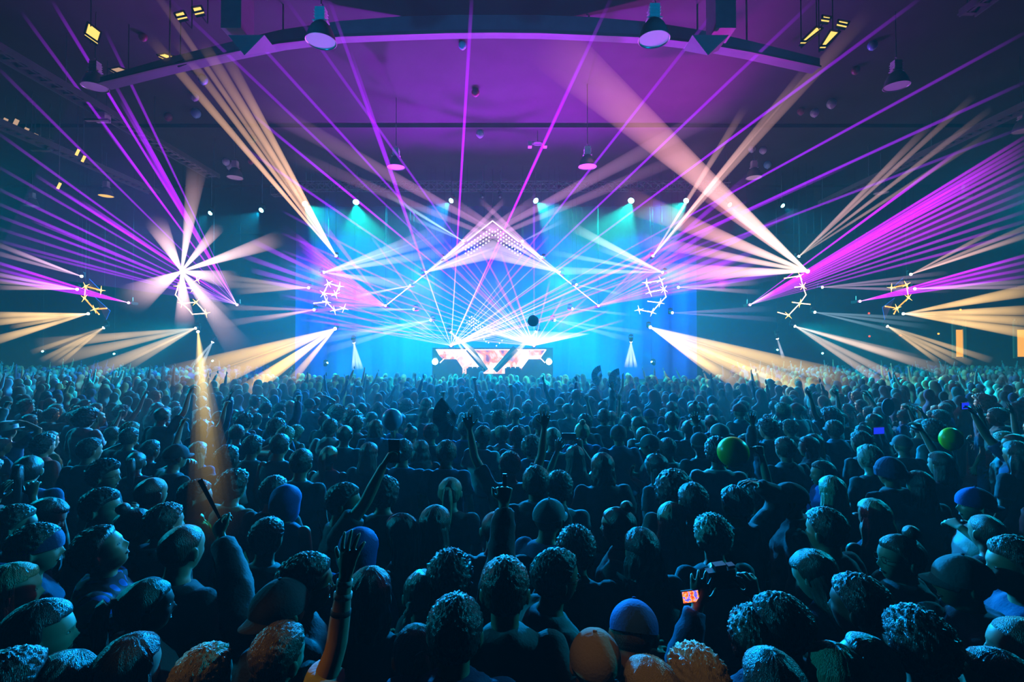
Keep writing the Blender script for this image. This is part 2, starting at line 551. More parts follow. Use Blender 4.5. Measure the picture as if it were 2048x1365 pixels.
# balloons that drifted up to the ceiling
def balloon_obj(loc, rad, m, lab, group=None, name='balloon', tilt=0.0, squash=1.08):
    r = empty(name, loc)
    r.rotation_euler = (tilt, tilt * 0.6, 0)
    prof = []
    for i in range(25):
        t = math.pi * i / 24
        rr = math.sin(t) * (1 - 0.10 * max(0, -math.cos(math.pi - t)) * 0 - 0.08 * (1 + math.cos(t)) * 0.5 * 0)
        z = -math.cos(t) * squash
        if z < 0: rr *= 1 - 0.10 * (-z) ** 2
        prof.append((max(0.002, rr * rad), z * rad))
    MB().lathe((0, 0, 0), prof, 36).build('skin', m, r, True)
    MB().lathe((0, 0, 0), [(0.07 * rad, -1.20 * rad), (0.10 * rad, -1.19 * rad), (0.03 * rad, -1.10 * rad), (0.05 * rad, -1.05 * rad)], 12).build('knot', m, r, True)
    tag(r, lab, 'balloon', group)
    return r
def m_balloon(name, c):
    m = mat(name, c, 0.3, spec=0.6)
    nt = m.node_tree                      # thin rubber lets light through
    t = nt.nodes.new('ShaderNodeBsdfTranslucent')
    t.inputs[0].default_value = (*c, 1)
    mx = nt.nodes.new('ShaderNodeAddShader')
    nt.links.new(nt.nodes['Principled BSDF'].outputs[0], mx.inputs[0])
    nt.links.new(t.outputs[0], mx.inputs[1])
    nt.links.new(mx.outputs[0], nt.nodes['Material Output'].inputs[0])
    return m
MBLUE = m_balloon('pale_blue_rubber', (0.25, 0.62, 0.95)); MPALE = m_balloon('pale_lilac_rubber', (0.60, 0.62, 0.85)); MDARK = m_balloon('plum_rubber', (0.30, 0.02, 0.12)); MGRN = m_balloon('dark_green_rubber', (0.02, 0.35, 0.05))
TB = [(406, 160, 9, MBLUE, 'blue balloon at the ceiling, topmost of a column of three'), (389, 194, 8, MPALE, 'pale balloon at the ceiling, middle of a column of three'), (392, 227, 9, MBLUE, 'blue balloon at the ceiling, lowest of a column of three'),
      (336, 234, 8, MDARK, 'dark plum balloon at the ceiling left of the column of three'), (286, 74, 8, MDARK, 'dark red balloon at the ceiling beside the yellow slit lights'), (505, 278, 7, MGRN, 'dark green balloon in front of the tan beams'),
      (452, 324, 7, MPALE, 'pale balloon, upper of a touching pair beside a dome lamp'), (462, 334, 8, MPALE, 'pale balloon, lower of a touching pair beside a dome lamp'), (502, 323, 6, MDARK, 'small dark balloon against the lower tan beams'),
      (925, 91, 8, MBLUE, 'blue balloon under the arched beam beside the tall laser line'), (951, 185, 8, MDARK, 'dark violet balloon halfway down the purple haze'), (960, 268, 8, MPALE, 'lilac balloon left of the oblong ceiling unit'),
      (1745, 91, 9, MBLUE, 'bright blue balloon above the right dome lamp'), (1711, 141, 8, MDARK, 'plum balloon left of the right dome lamp'), (1663, 208, 9, MPALE, 'pale balloon, right one of a pair left of the dome lamp'), (1629, 226, 8, MPALE, 'pale balloon, left one of a pair left of the dome lamp'),
      (1602, 223, 7, MDARK, 'magenta balloon touching the pale pair at upper right'), (1504, 298, 7, MPALE, 'lilac balloon, left one of a pair above the dim lamp'), (1526, 301, 7, MPALE, 'lilac balloon, right one of a pair above the dim lamp'), (1535, 330, 7, MBLUE, 'blue balloon just under the lilac pair above the dim lamp')]
for px, py, rp, m, lab in TB:
    k = (700 - py) / F
    d = (CZ - 0.04 - CAMZ) / (k + rp * 1.08 / F)
    balloon_obj(at(px, py, d), rp / F * d, m, lab, 'balloons at the ceiling')

# lit doorways far right
m_door = emit('lit_corridor', (1.0, 0.42, 0.04), 1.1)
for i, (px, w) in enumerate(((1917, 16), (2042, 22))):
    a, b = at(px - w / 2, 645, WY - 0.02), at(px + w / 2, 714, WY - 0.02)
    z0 = min(a.z, b.z); z1 = max(a.z, b.z)
    o = MB().box(((a.x + b.x) / 2, WY - 0.03, (z0 + z1) / 2 - 0.25), (b.x - a.x, 0.05, z1 - z0 - 0.5)).build('door_%d' % (i + 1), m_door)
    tag(o, kind='structure')
    mb = MB()
    mb.box((a.x - 0.10, WY - 0.06, (z0 + z1) / 2), (0.2, 0.12, z1 - z0 + 0.2)).box((b.x + 0.10, WY - 0.06, (z0 + z1) / 2), (0.2, 0.12, z1 - z0 + 0.2)).box(((a.x + b.x) / 2, WY - 0.05, z1 - 0.1), (b.x - a.x + 0.2, 0.10, 0.7))
    o = mb.build('trim_%d' % (i + 1), mat('tan_portal', (0.5, 0.32, 0.2), 0.8))
    tag(o, kind='structure')
for i, (px, py, c) in enumerate(((1738, 627, 'red'), (1739, 673, 'red'), (1801, 671, 'red'), (1877, 668, 'orange'), (1921, 620, 'orange'))):
    p = at(px, py, WY - 0.12)
    r = empty('indicator_light', p)
    MB().ball((0, 0, 0), 0.06, 12, 8).build('bulb', emit('indicator_' + c, (1.0, 0.05, 0.01) if c == 'red' else (1, 0.3, 0.02), 3), r, True)
    MB().box((0, 0.07, 0), (0.14, 0.08, 0.14)).build('base', m_black, r)
    tag(r, 'tiny %s signal light on the far right wall, %s' % (c, ('upper one of two in line', 'lower one of two in line', 'right of the lower one in line', 'left of the lit doorway', 'above the lit doorway')[i]), 'light', 'signal lights on the far wall')
# ================================================================ haze, fixtures and their beams
def haze(density, c=(0, 12.95, 5.2), size=(69.6, 41.9, 10.38), lab='thin theatrical haze filling the whole hall'):
    m = bpy.data.materials.new('theatre_haze')
    m.use_nodes = True
    nt = m.node_tree
    nt.nodes.clear()
    o = nt.nodes.new('ShaderNodeOutputMaterial')
    s = nt.nodes.new('ShaderNodeVolumeScatter')
    s.inputs['Color'].default_value = (1, 1, 1, 1)
    s.inputs['Density'].default_value = density
    s.inputs['Anisotropy'].default_value = 0.3
    nt.links.new(s.outputs[0], o.inputs['Volume'])
    ob = MB().box(c, size).build('haze', m)
    tag(ob, lab, 'haze', kind='stuff')
    return ob
haze(0.0028)
haze(0.008, (SX, 24.7, 5.9), (20.6, 5.0, 8.8), 'denser bank of haze hanging over the stage')  # extra haze box added to strengthen the wash light glow
haze(0.006, (SX + .4, 13.5, 1.9), (13.0, 12.0, 3.6), 'low bank of haze over the centre of the crowd')  # extra haze box added for a blue veil over the crowd


def beam_mat(name, col, e0, k, q=2.0, fade=0.55, tip=None, smoke=0.0, tint=0.25):
    """haze that glows by itself in place of lit haze: emission falls as the beam widens by the factor k"""
    m = bpy.data.materials.new(name)
    m.use_nodes = True
    nt = m.node_tree
    nt.nodes.clear()
    N = nt.nodes.new
    L = nt.links.new
    out = N('ShaderNodeOutputMaterial')
    e = N('ShaderNodeEmission')
    L(e.outputs[0], out.inputs['Volume'])
    tc = N('ShaderNodeTexCoord')
    sp = N('ShaderNodeSeparateXYZ')
    L(tc.outputs['Generated'], sp.inputs[0])
    z = sp.outputs['Z']
    def M(op, a, b=None, clamp=False):
        n = N('ShaderNodeMath')
        n.operation = op
        n.use_clamp = clamp
        for i, v in enumerate((a, b)):
            if v is None: continue
            if isinstance(v, (int, float)): n.inputs[i].default_value = v
            else: L(v, n.inputs[i])
        return n.outputs[0]
    w = M('ADD', M('MULTIPLY', z, k - 1.0), 1.0)
    s = M('DIVIDE', e0, M('POWER', w, q))
    fd = M('SUBTRACT', 1.0, M('DIVIDE', M('SUBTRACT', z, fade), 1.0 - fade, True), True)
    s = M('MULTIPLY', s, fd)
    if smoke:
        mp = N('ShaderNodeMapping')
        mp.inputs['Scale'].default_value = (1.2, 1.2, 0.5)
        L(tc.outputs['Object'], mp.inputs[0])
        nz = N('ShaderNodeTexNoise')
        nz.inputs['Scale'].default_value = 1.3
        nz.inputs['Detail'].default_value = 2.0
        L(mp.outputs[0], nz.inputs['Vector'])
        f = M('ADD', M('MULTIPLY', M('SUBTRACT', nz.outputs['Fac'], 0.5), smoke * 4), 1.0)
        s = M('MULTIPLY', s, M('MAXIMUM', f, 0.15))
    L(s, e.inputs['Strength'])
    if tip is not None:
        mx = N('ShaderNodeMix')
        mx.data_type = 'RGBA'
        mx.inputs[6].default_value = (*col, 1)
        mx.inputs[7].default_value = (*tip, 1)
        L(M('DIVIDE', z, tint, True), mx.inputs[0])
        L(mx.outputs[2], e.inputs[0])
    else:
        e.inputs[0].default_value = (*col, 1)
    return m


def beam(a, b, r0, r1, m, parent, label=None, seg=14, name='glow_beam'):
    a, b = Vector(a), Vector(b)
    Ln = (b - a).length
    me = MB().tube([(0, 0, 0), (0, 0, Ln * 0.5), (0, 0, Ln)], [r0, (r0 + r1) / 2, r1], seg, up=(0, 1, 0)).mesh(name, True)
    o = link(name, me, m, parent)
    W = Matrix.Translation(a) @ (b - a).to_track_quat('Z', 'Y').to_matrix().to_4x4()
    o.matrix_local = (Matrix.Translation(parent.location).inverted() @ W) if parent is not None else W
    if label: o['label'] = label
    return o


m_lens = emit('lit_lens_warm', (1.0, 0.88, 0.75), 9)
m_lens_p = emit('lit_lens_magenta', (1.0, 0.35, 1.0), 9)
m_lens_c = emit('lit_lens_aqua', (0.25, 1.0, 0.95), 14)
m_dot = emit('led_dot', (1.0, 0.85, 0.78), 3.5)


def fixture(px, py, d, lab, lens=None, r=0.045, laser=False, aim=None):
    p = at(px, py, d)
    root = empty('laser_projector' if laser else 'moving_head_light', p)
    cat = 'laser' if laser else 'stage light'
    if laser:
        MB().box((0, 0.24, 0), (0.18, 0.40, 0.10)).box((0, 0.24, -0.06), (0.20, 0.30, 0.02)).build('housing', m_black, root)
        MB().ball((0, 0, 0), r, 12, 8).build('aperture', lens or m_lens_p, root, True)
        MB().bar((0, 0.24, 0.08), (0, 0.24, 0.25), 0.02).build('clamp', m_steel, root)
    else:
        ax = (Vector(aim) - p).normalized() if aim is not None else Vector((0, -1, 0))
        Q = ax.to_track_quat('Z', 'Y').to_matrix().to_4x4()
        mb = MB().lathe((0, 0, 0), [(0.04, -0.24), (0.07, -0.20), (0.07, -0.09), (0.06, -0.03), (0.055, -0.01)], 20)
        mb.v = [tuple(Q @ Vector(v)) for v in mb.v]
        mb.build('head', m_black, root, True)
        MB().add([Q @ Vector(v) for v in MB().ball((0, 0, -0.01), (r * 1.15, r * 1.15, r * 0.8), 14, 8).v], MB().ball((0, 0, 0), 1, 14, 8).f).build('lens', lens or m_lens, root, True)
        c = ax * -0.13
        mb = MB()
        for s in (-1, 1): mb.box(c + Vector((s * 0.085, 0, 0.05)), (0.015, 0.05, 0.16))
        mb.box(c + Vector((0, 0, 0.13)), (0.19, 0.06, 0.02))
        mb.build('yoke', m_black, root)
        MB().box(c + Vector((0, 0, 0.165)), (0.15, 0.12, 0.05)).box(c + Vector((0, 0, 0.19)), (0.03, 0.03, 0.06)).build('base', m_black, root)
    MB().bar((0, .24 if laser else .02, .06), (0, .24 if laser else .02, CZ - p.z), .004, 5).build('drop_cable', m_black, root)
    tag(root, lab, cat, 'laser projectors' if laser else 'moving head lights')
    return root


_bm = {}
GB, GL = 0.29, 0.50          # overall strength of the moving head beams and of the lasers
def fan(px, py, d, lab, ends, P, col, r0=0.045, q=1.55, fade=0.5, tip=None, smoke=0.0, laser=False, lens=None, tint=0.25, blabel='pale beam of self-glowing haze'):
    """ends: (px, py, depth, end radius)"""
    E = [(at(e[0], e[1], e[2]), e[3], (e[4] if len(e) > 4 else 1.0)) for e in ends]
    cen = sum((e[0] for e in E), Vector()) / len(E)
    root = fixture(px, py, d, lab, lens=lens, laser=laser, r=0.05 if laser else max(0.05, r0), aim=cen)
    for b, r1, s in E:
        k = max(1.0, r1 / r0)
        key = (col, P, round(k, 1), q, fade, tip, smoke, s, r0, tint)
        if key not in _bm:
            _bm[key] = beam_mat('beam_glow', col, P * s * (GL if laser else GB) / (2 * r0), k, q, fade, tip, smoke, tint)
        beam(root.location, b, r0 * (0.55 if not laser else 0.6), r1, _bm[key], root, blabel, 14 if not laser else 10, 'laser_glow_beam' if laser else 'glow_beam')  # self-emitting cone drawn in place of haze lit by the fixture
    return root


WH = (1.0, 0.80, 0.62)
TAN = (1.0, 0.50, 0.40)
YEL = (1.0, 0.66, 0.22)
YTIP = (0.95, 0.55, 0.12)
CREAM = (1.0, 0.74, 0.48)
PNK = (0.9, 0.30, 0.75)
SD = 21.5
# ---- white and tan moving heads (pixel of the lens, ends of the beams)
fan(672, 512, SD, 'bright moving head whose tan beams rise up left past the small truss', [(300, 75, 10.5, .12), (350, 80, 10.5, .10, .8), (404, 85, 10.5, .13), (448, 105, 11, .13), (300, -30, 10, .08, .5)], 3.6, WH, tip=(1.0, .55, .33), tint=.3, smoke=.28, q=1.25, fade=.45)
fan(1306, 512, SD, 'bright moving head whose thin beams rise up right of the stage', [(1490, 215, 14, .12), (1520, 250, 14, .10), (1620, 130, 12, .12), (1740, 20, 10, .16, .7)], 2.6, WH, tip=(.95, .5, .45), smoke=.2, q=1.3, fade=.4)
fan(648, 545, SD, 'bright moving head left of the roof peak throwing beams to the right', [(905, 450, 19, .26), (915, 468, 19, .22), (925, 498, 19, .24), (900, 585, 19, .34, .8)], 3.0, WH, tip=(.6, .5, 1.0), tint=.8, q=1.3, fade=.25)
fan(1325, 545, SD, 'bright moving head right of the roof peak throwing beams to the left', [(1140, 452, 19, .20, 1.2), (1100, 505, 19, .12, .6), (1060, 541, 19, .20, .7), (1190, 492, 19, .16, .6)], 3.0, WH, tip=(.7, .85, .8), tint=.8, q=1.2, fade=.5)
fan(363, 543, SD - .5, 'brightest moving head bursting star-like on the left', [(312, 445, 17, .36), (384, 415, 18, .20, .8), (395, 330, 16, .30, .45), (437, 455, 18, .22), (560, 478, 17, .30), (468, 562, 19, .40), (262, 600, 17, .55), (370, 650, 17, .32), (450, 640, 18, .40, .6), (480, 700, 15, .40, .35)],
    4.5, (1.0, .84, .70), r0=.06, tip=(1.0, .55, .62), tint=.8, q=1.25, fade=.35, smoke=.25)
fan(1615, 543, SD - .5, 'brightest moving head on the right sending five wide beams up left', [(1085, 75, 12, .62, 1.1), (1390, 372, 17, .24), (1240, 395, 15, .40, .9), (1270, 478, 16, .24, .8), (1255, 548, 16, .42)],
    4.6, (1.0, .84, .66), r0=.07, tip=(1.0, .36, .42), tint=.7, q=1.15, fade=.2, smoke=.22)
fan(1598, 513, SD, 'moving head above the right starry one with thin beams up right', [(1860, 250, 15, .12), (1950, 190, 14, .10, .8), (1985, 215, 14, .10, .8), (1990, 260, 14, .09, .6)], 2.2, WH, tip=(.9, .5, .5), q=1.2, fade=.4, smoke=.2)
fan(176, 628, SD, 'moving head below the left outer lamp cluster, beams going left', [(-40, 631, 15, .12), (-40, 648, 15, .13), (-40, 690, 15, .16, .9), (20, 655, 16, .08, .6)], 2.4, CREAM, tip=(1, .62, .25), q=1.2, fade=.6, smoke=.25)
fan(207, 656, SD, 'moving head on the far left with beams falling on the crowd', [(80, 722, 20, .11), (100, 724, 20, .10), (118, 728, 20, .10), (60, 706, 20, .12, .8)], 2.2, CREAM, tip=(1, .62, .25), q=1.2, fade=.6)
fan(391, 657, SD, 'moving head below the starburst with beams falling left', [(70, 690, 17, .24), (95, 722, 17, .26), (170, 752, 17, .28), (250, 735, 18, .20, .8)], 2.8, CREAM, tip=(1, .62, .30), q=1.2, fade=.5, smoke=.3)
fan(396, 664, SD, 'moving head just under the starburst whose golden shaft falls towards the near left crowd', [(432, 1075, 2.7, .06), (430, 1075, 2.7, .10), (434, 1075, 2.7, .15)], .22, (.80, .56, .16), r0=.05, q=1.35, fade=.75, smoke=.1)  # nested self-glowing cones give the shaft its soft edge
fan(425, 685, SD, 'small moving head left of the curtain edge pointing down', [(380, 738, 21, .10), (400, 738, 21, .10)], 2.4, (.8, .95, 1.0), fade=.6)
fan(670, 658, SD, 'moving head with fat yellow beams falling down left on the crowd', [(330, 755, 15, .34), (360, 790, 15, .34), (470, 800, 15, .30), (500, 775, 16, .22), (580, 765, 18, .16)], 4.2, (1, .78, .38), r0=.06, tip=YTIP, tint=.5, q=1.05, fade=.5, smoke=.22)
fan(1301, 655, SD, 'moving head with fat yellow beams falling down right on the crowd', [(1710, 765, 15, .32), (1690, 805, 15, .34), (1600, 795, 15, .28), (1490, 775, 16, .26), (1440, 752, 17, .20)], 4.2, (1, .80, .45), r0=.06, tip=(1, .62, .18), tint=.5, q=1.05, fade=.5, smoke=.22)
fan(1590, 653, SD, 'moving head right of the smoky blue patch with pale beams falling right', [(1840, 722, 18, .22), (1900, 745, 18, .22), (1820, 770, 18, .20), (1780, 775, 18, .18)], 2.8, (1, .85, .7), tip=(.95, .62, .45), q=1.2, fade=.5, smoke=.25)
fan(1775, 653, SD, 'moving head on the right with narrow cream beams down to the crowd', [(1985, 722, 19, .14), (1945, 728, 19, .13), (1915, 730, 19, .12), (1880, 726, 19, .10)], 2.4, CREAM, tip=(1, .62, .28), q=1.2, fade=.6)
fan(1807, 628, SD, 'moving head below the right outer lamp cluster, beams going right', [(2090, 575, 15, .22), (2090, 620, 15, .18), (2090, 645, 15, .18), (2090, 672, 15, .20)], 2.8, CREAM, tip=(1, .60, .22), q=1.1, fade=.6, smoke=.25)
fan(1822, 549, SD, 'small moving head on the far right with faint beams up right', [(2090, 440, 15, .10), (2090, 458, 15, .10), (2060, 470, 15, .09), (2000, 455, 16, .09)], 1.3, (1, .55, .5), q=1.0, fade=.3, r0=.035)
fan(163, 553, SD, 'small moving head on the far left with faint beams up left', [(-30, 480, 15, .09), (-30, 500, 15, .09), (20, 500, 15, .09)], 1.0, (.9, .5, .8), q=1.0, fade=.3, r0=.035)
fan(154, 579, SD, 'small moving head touching the left violet laser sheet', [(-30, 545, 15, .09), (-30, 560, 15, .09), (-10, 575, 15, .09)], 1.3, (1, .6, .7), q=1.0, fade=.3, r0=.035)
fan(1830, 578, SD, 'small moving head touching the right violet laser sheet', [(2070, 562, 15, .09), (2070, 574, 15, .08)], 1.3, (1, .6, .9), q=1.0, fade=.3, r0=.035)
fan(1645, 575, SD, 'small moving head right of the purple laser fan', [(1900, 545, 17, .09), (1905, 560, 17, .09), (1905, 582, 17, .10)], 1.2, (.9, .55, .9), q=1.0, fade=.3, r0=.035)
fan(617, 576, SD, 'small moving head left of the inner lamp cluster, upper one', [(450, 555, 17, .12), (450, 570, 17, .13), (470, 584, 17, .12)], 1.6, (1, .6, .45), q=1.0, fade=.3, r0=.035)
fan(628, 620, SD, 'small moving head left of the inner lamp cluster, lower one', [(440, 615, 17, .12), (440, 650, 17, .15), (520, 640, 17, .12)], 1.2, (1, .5, .45), q=1.0, fade=.3, r0=.035)
fan(1357, 575, SD, 'small moving head right of the inner lamp cluster, upper one', [(1520, 565, 17, .12), (1520, 585, 17, .10)], 1.2, (1, .6, .8), q=1.0, fade=.3, r0=.035)
fan(1345, 626, SD, 'small moving head right of the inner lamp cluster, lower one', [(1540, 618, 17, .12), (1560, 640, 17, .10)], 0.8, (.6, .4, .8), q=1.0, fade=.3, r0=.03)
fan(1630, 625, SD, 'small moving head over the smoky blue patch', [(1860, 640, 17, .10), (1860, 655, 17, .10), (1800, 665, 17, .09)], 0.9, (.5, .8, 1), q=1.0, fade=.3, r0=.03)
fan(861, 641, SD, 'moving head under the left roof slope with faint beams going left', [(600, 690, 18, .15), (640, 705, 18, .15), (640, 675, 18, .12)], 1.7, (.55, .6, 1), q=1.0, fade=.3)
fan(827, 619, SD, 'small moving head under the left roof slope', [(700, 617, 20, .07), (730, 622, 20, .07)], 1.8, (.8, .7, 1), q=1.0, fade=.3, r0=.035)
fan(820, 572, SD, 'small moving head on the left roof slope', [(700, 596, 20, .08), (720, 590, 20, .06)], 1.8, (1, .7, 1), q=1.0, fade=.3, r0=.035)
fan(1110, 641, SD, 'moving head under the right roof slope with faint beams going right', [(1260, 680, 19, .12), (1300, 668, 19, .10)], 1.3, (.6, .6, 1), q=1.0, fade=.3)
fan(1145, 618, SD, 'small moving head under the right roof slope', [(1260, 630, 20, .07)], 1.5, (.8, .7, 1), q=1.0, fade=.3, r0=.035)
fan(1153, 570, SD, 'small moving head on the right roof slope', [(1250, 590, 20, .07)], 1.5, (.8, .9, 1), q=1.0, fade=.3, r0=.035)
fan(708, 686, SD, 'floor light left of the LED wall, beams straight down', [(707, 740, 22, .09), (716, 740, 22, .08), (724, 740, 22, .08)], 2.8, (.85, .95, 1.0), q=1.0, fade=.7)
fan(1262, 684, SD, 'floor light right of the LED wall, beams straight down', [(1252, 736, 22, .10), (1262, 736, 22, .09), (1272, 736, 22, .08)], 2.8, (.9, .95, .8), q=1.0, fade=.7)
fan(1555, 678, SD, 'floor light on the smoky blue patch, one thin beam down', [(1567, 718, 21.5, .08)], 2.2, (.9, .9, 1.0), q=1.0, fade=.7)
fan(902, 665, SD, 'moving head above the LED wall left, crossing beams down right', [(972, 735, 21, .10), (962, 725, 21, .09), (945, 730, 21, .09), (955, 708, 21, .09)], 2.8, WH, q=1.0, fade=.6, r0=.035)
fan(1072, 664, SD, 'moving head above the LED wall right, beam down left', [(1010, 735, 21, .10), (1022, 712, 21, .10)], 2.4, WH, q=1.0, fade=.6, r0=.035)
fan(852, 545, SD, 'moving head at the left foot of the roof slope aiming at the peak', [(985, 436, 20.5, .10), (990, 458, 20.5, .12), (1010, 480, 20, .22), (1020, 497, 20, .28)], 3.2, WH, tip=(.95, .6, .85), tint=.9, q=1.1, fade=.6)
fan(1119, 545, SD, 'moving head at the right foot of the roof slope aiming at the peak', [(985, 436, 20.5, .10), (978, 462, 20.5, .12), (960, 480, 20, .22), (948, 500, 20, .26)], 3.2, WH, tip=(.95, .6, .85), tint=.9, q=1.1, fade=.6)
fan(889, 516, SD, 'moving head on the left roof slope near the dotted chain', [(1010, 400, 19, .12), (1080, 395, 18, .20, .7), (1000, 432, 20, .1), (1470, 205, 14, .30, .5), (1420, 290, 15, .22, .4)], 2.6, WH, tip=(.9, .4, .8), q=1.0, fade=.35)
fan(1083, 515, SD, 'moving head on the right roof slope near the dotted chain', [(960, 400, 19, .12), (890, 395, 18, .20, .7), (970, 432, 20, .1), (500, 200, 14, .30, .5), (560, 300, 15, .22, .4)], 2.6, WH, tip=(.9, .4, .8), q=1.0, fade=.35)
fan(926, 482, SD, 'moving head near the roof peak with thin beams up left', [(770, 388, 18, .09), (790, 398, 18, .08), (800, 425, 18, .12, .6)], 1.7, (.6, .85, 1), q=1.0, fade=.3, r0=.035)
fan(1045, 483, SD, 'moving head near the roof peak with a faint beam up right', [(1130, 440, 19, .10)], 1.0, (.8, .6, 1), q=1.0, fade=.3, r0=.035)

# ---- laser projectors
PUR = (0.42, 0.0, 1.0)
MAG = (0.75, 0.0, 1.0)
def laser(px, py, lab, ends, P=2.2, col=PUR, tip=None, d=SD, r0=.018, r1=.05, tint=.15):
    E = []
    for e in ends:
        s = e[3] if len(e) > 3 else 1.0
        E.append((e[0], e[1], e[2], r1 * (e[2] < 13 and 0.9 or 1.0), s))
    return fan(px, py, d, lab, E, P, col, r0=r0, q=0.85, fade=.75, tip=tip or col, laser=True, tint=tint, blabel='thin self-glowing violet laser line')
E1 = [(103, 0, 11), (40, 20, 11, .6), (-10, 130, 11, .5), (210, 60, 12, .55), (-10, 262, 12, .6), (70, 350, 14), (-10, 330, 12, .5), (200, 240, 14), (225, 160, 13), (-10, 375, 13, .7), (-10, 405, 13, .8), (-10, 430, 13, .7), (-10, 455, 13, .5), (-10, 480, 13, .5), (120, 380, 15), (160, 400, 15), (240, 200, 13, .9), (60, 440, 15, .8), (290, 300, 15, 1.2), (30, 500, 15, .5)]
laser(474, 610, 'laser projector with a violet fan up left behind the starburst', E1, P=2.0, col=(.8, .45, 1.0), tip=(.42, 0, 1))
laser(257, 606, 'laser projector at the tip of the left violet sheet', [(-20, 521, 13), (-20, 535, 13, .6), (-20, 545, 13, .5), (-20, 556, 13, .5)], P=1.6, col=(.8, .5, 1), tip=(.42, 0, 1))
E2 = [(2060, 268, 12), (2060, 280, 12), (2060, 290, 12), (2060, 300, 12), (2060, 312, 12), (2060, 326, 12), (2060, 342, 12, .8), (2060, 360, 12, .7), (2060, 380, 12, .6), (2060, 398, 12, .5), (2060, 420, 13, .5), (2060, 440, 13, .45), (2060, 462, 13, .4), (1990, 330, 14), (1960, 360, 14), (1920, 300, 13)]
laser(1500, 610, 'laser projector with a dense magenta fan up right', E2, P=2.1, col=(.9, .5, 1.0), tip=(.62, 0, 1), r1=.055)
laser(1720, 603, 'laser projector at the tip of the right violet sheet', [(2070, 506, 13), (2070, 520, 13, .7), (2070, 535, 13, .6), (2070, 550, 13, .5)], P=1.6, col=(.8, .5, 1), tip=(.6, 0, 1))
E3 = [(944, -10, 10, 1.0), (1225, -10, 10, .6), (1168, 110, 11, .9), (1455, -10, 10, .5), (1640, -10, 10, .6), (1850, -10, 10, .7), (2060, 60, 11, .6), (2060, 160, 11, .7), (2060, 250, 12, .4), (1700, 330, 15, .5), (1500, 400, 17, .8), (1450, 470, 18, .8), (1350, 490, 18, 1), (1330, 535, 18, 1), (1330, 575, 19, 1), (1250, 600, 19, 1),
      (655, -10, 10, .5), (700, 100, 11, .6), (740, 470, 18, .7), (640, 500, 18, .5), (590, 520, 18, .5), (575, 560, 18, .5), (570, 590, 18, .5), (560, 615, 18, .5), (620, 640, 19, .6), (1010, 470, 20, 1), (1100, 470, 20, 1), (1200, 480, 20, 1.2), (1150, 560, 20, 1.2), (1180, 610, 20, 1.2)]
laser(902, 692, 'laser projector on the left top corner of the LED wall', E3, P=2.9, col=(1, .78, .88), tip=(.38, 0, 1), r0=.019, tint=.4)
E4 = [(565, -10, 10, .35), (430, -10, 10, .45), (330, -10, 10, .35), (500, 225, 14, 1.1), (480, 290, 14, .6), (560, 420, 17, .6), (560, 465, 17, .8), (560, 500, 18, .8), (575, 530, 18, .8), (560, 560, 18, .7), (560, 590, 18, .7), (560, 612, 18, .6), (600, 640, 19, .7), (640, 655, 19, .7), (1068, 380, 16, .35), (1000, 500, 19, .9), (950, 480, 19, .8), (880, 470, 19, .8), (800, 430, 18, .8), (760, 500, 18, .9),
      (1100, 560, 20, .8), (1130, 590, 20, .9), (1180, 590, 20, .8), (1220, 620, 20, .9), (1250, 640, 20, .8), (1030, 590, 20, 1), (990, 560, 20, 1), (940, 560, 20, 1)]
laser(1068, 692, 'laser projector on the right top corner of the LED wall', E4, P=2.9, col=(1, .78, .88), tip=(.38, 0, 1), r0=.019, tint=.4)
E5 = [(590 + 6 * i, 470 + 14 * i, 17, .7) for i in range(11)] + [(500, 480, 16, .5), (480, 510, 16, .5), (520, 560, 16, .6), (500, 540, 16, .6), (640, 440, 16, .4), (580, 625, 18, .6)]
laser(771, 612, 'laser projector at the left foot of the roof line with a broad violet fan', E5, P=2.3, col=(.6, .2, 1), tip=(.42, 0, 1), r1=.10)
E6 = [(1340 + 30 * i, 470 + 9 * i, 17, .7) for i in range(9)] + [(1500, 350, 15, .4), (1600, 420, 15, .4), (1450, 440, 16, .6), (1520, 500, 16, .6)]
laser(1197, 612, 'laser projector at the right foot of the roof line with a broad violet fan', E6, P=2.1, col=(.6, .2, 1), tip=(.42, 0, 1), r1=.10)


# ---- flat laser sheets: thin wedges of haze that glow by themselves
def sheet(root_px, ends, col, P, lab, t=0.035, d=SD, tip_fade=True):
    a = at(root_px[0], root_px[1], d)
    b, c = at(*ends[0]), at(*ends[1])
    n = (b - a).cross(c - a).normalized()
    r = (b + c) / 2 - a
    Ln = r.length
    q = r.to_track_quat('Z', 'Y').to_matrix().to_4x4()
    W = Matrix.Translation(a) @ q
    Wi = W.inverted()
    B, C, nn = Wi @ b, Wi @ c, (q.inverted().to_3x3() @ n)
    vs, fs = [], []
    for s in (-0.5, 0.5):
        vs += [Vector((0, 0, 0)) + nn * t * s, B + nn * t * s, C + nn * t * s]
    mb = MB().add(vs, [(0, 1, 2), (5, 4, 3), (0, 3, 4, 1), (1, 4, 5, 2), (2, 5, 3, 0)])
    m = beam_mat('sheet_glow', col, P / t, 1.6, 2.0, .25, None, .35)
    o = mb.build('laser_glow_sheet', m)
    o.matrix_world = W
    return o, lab
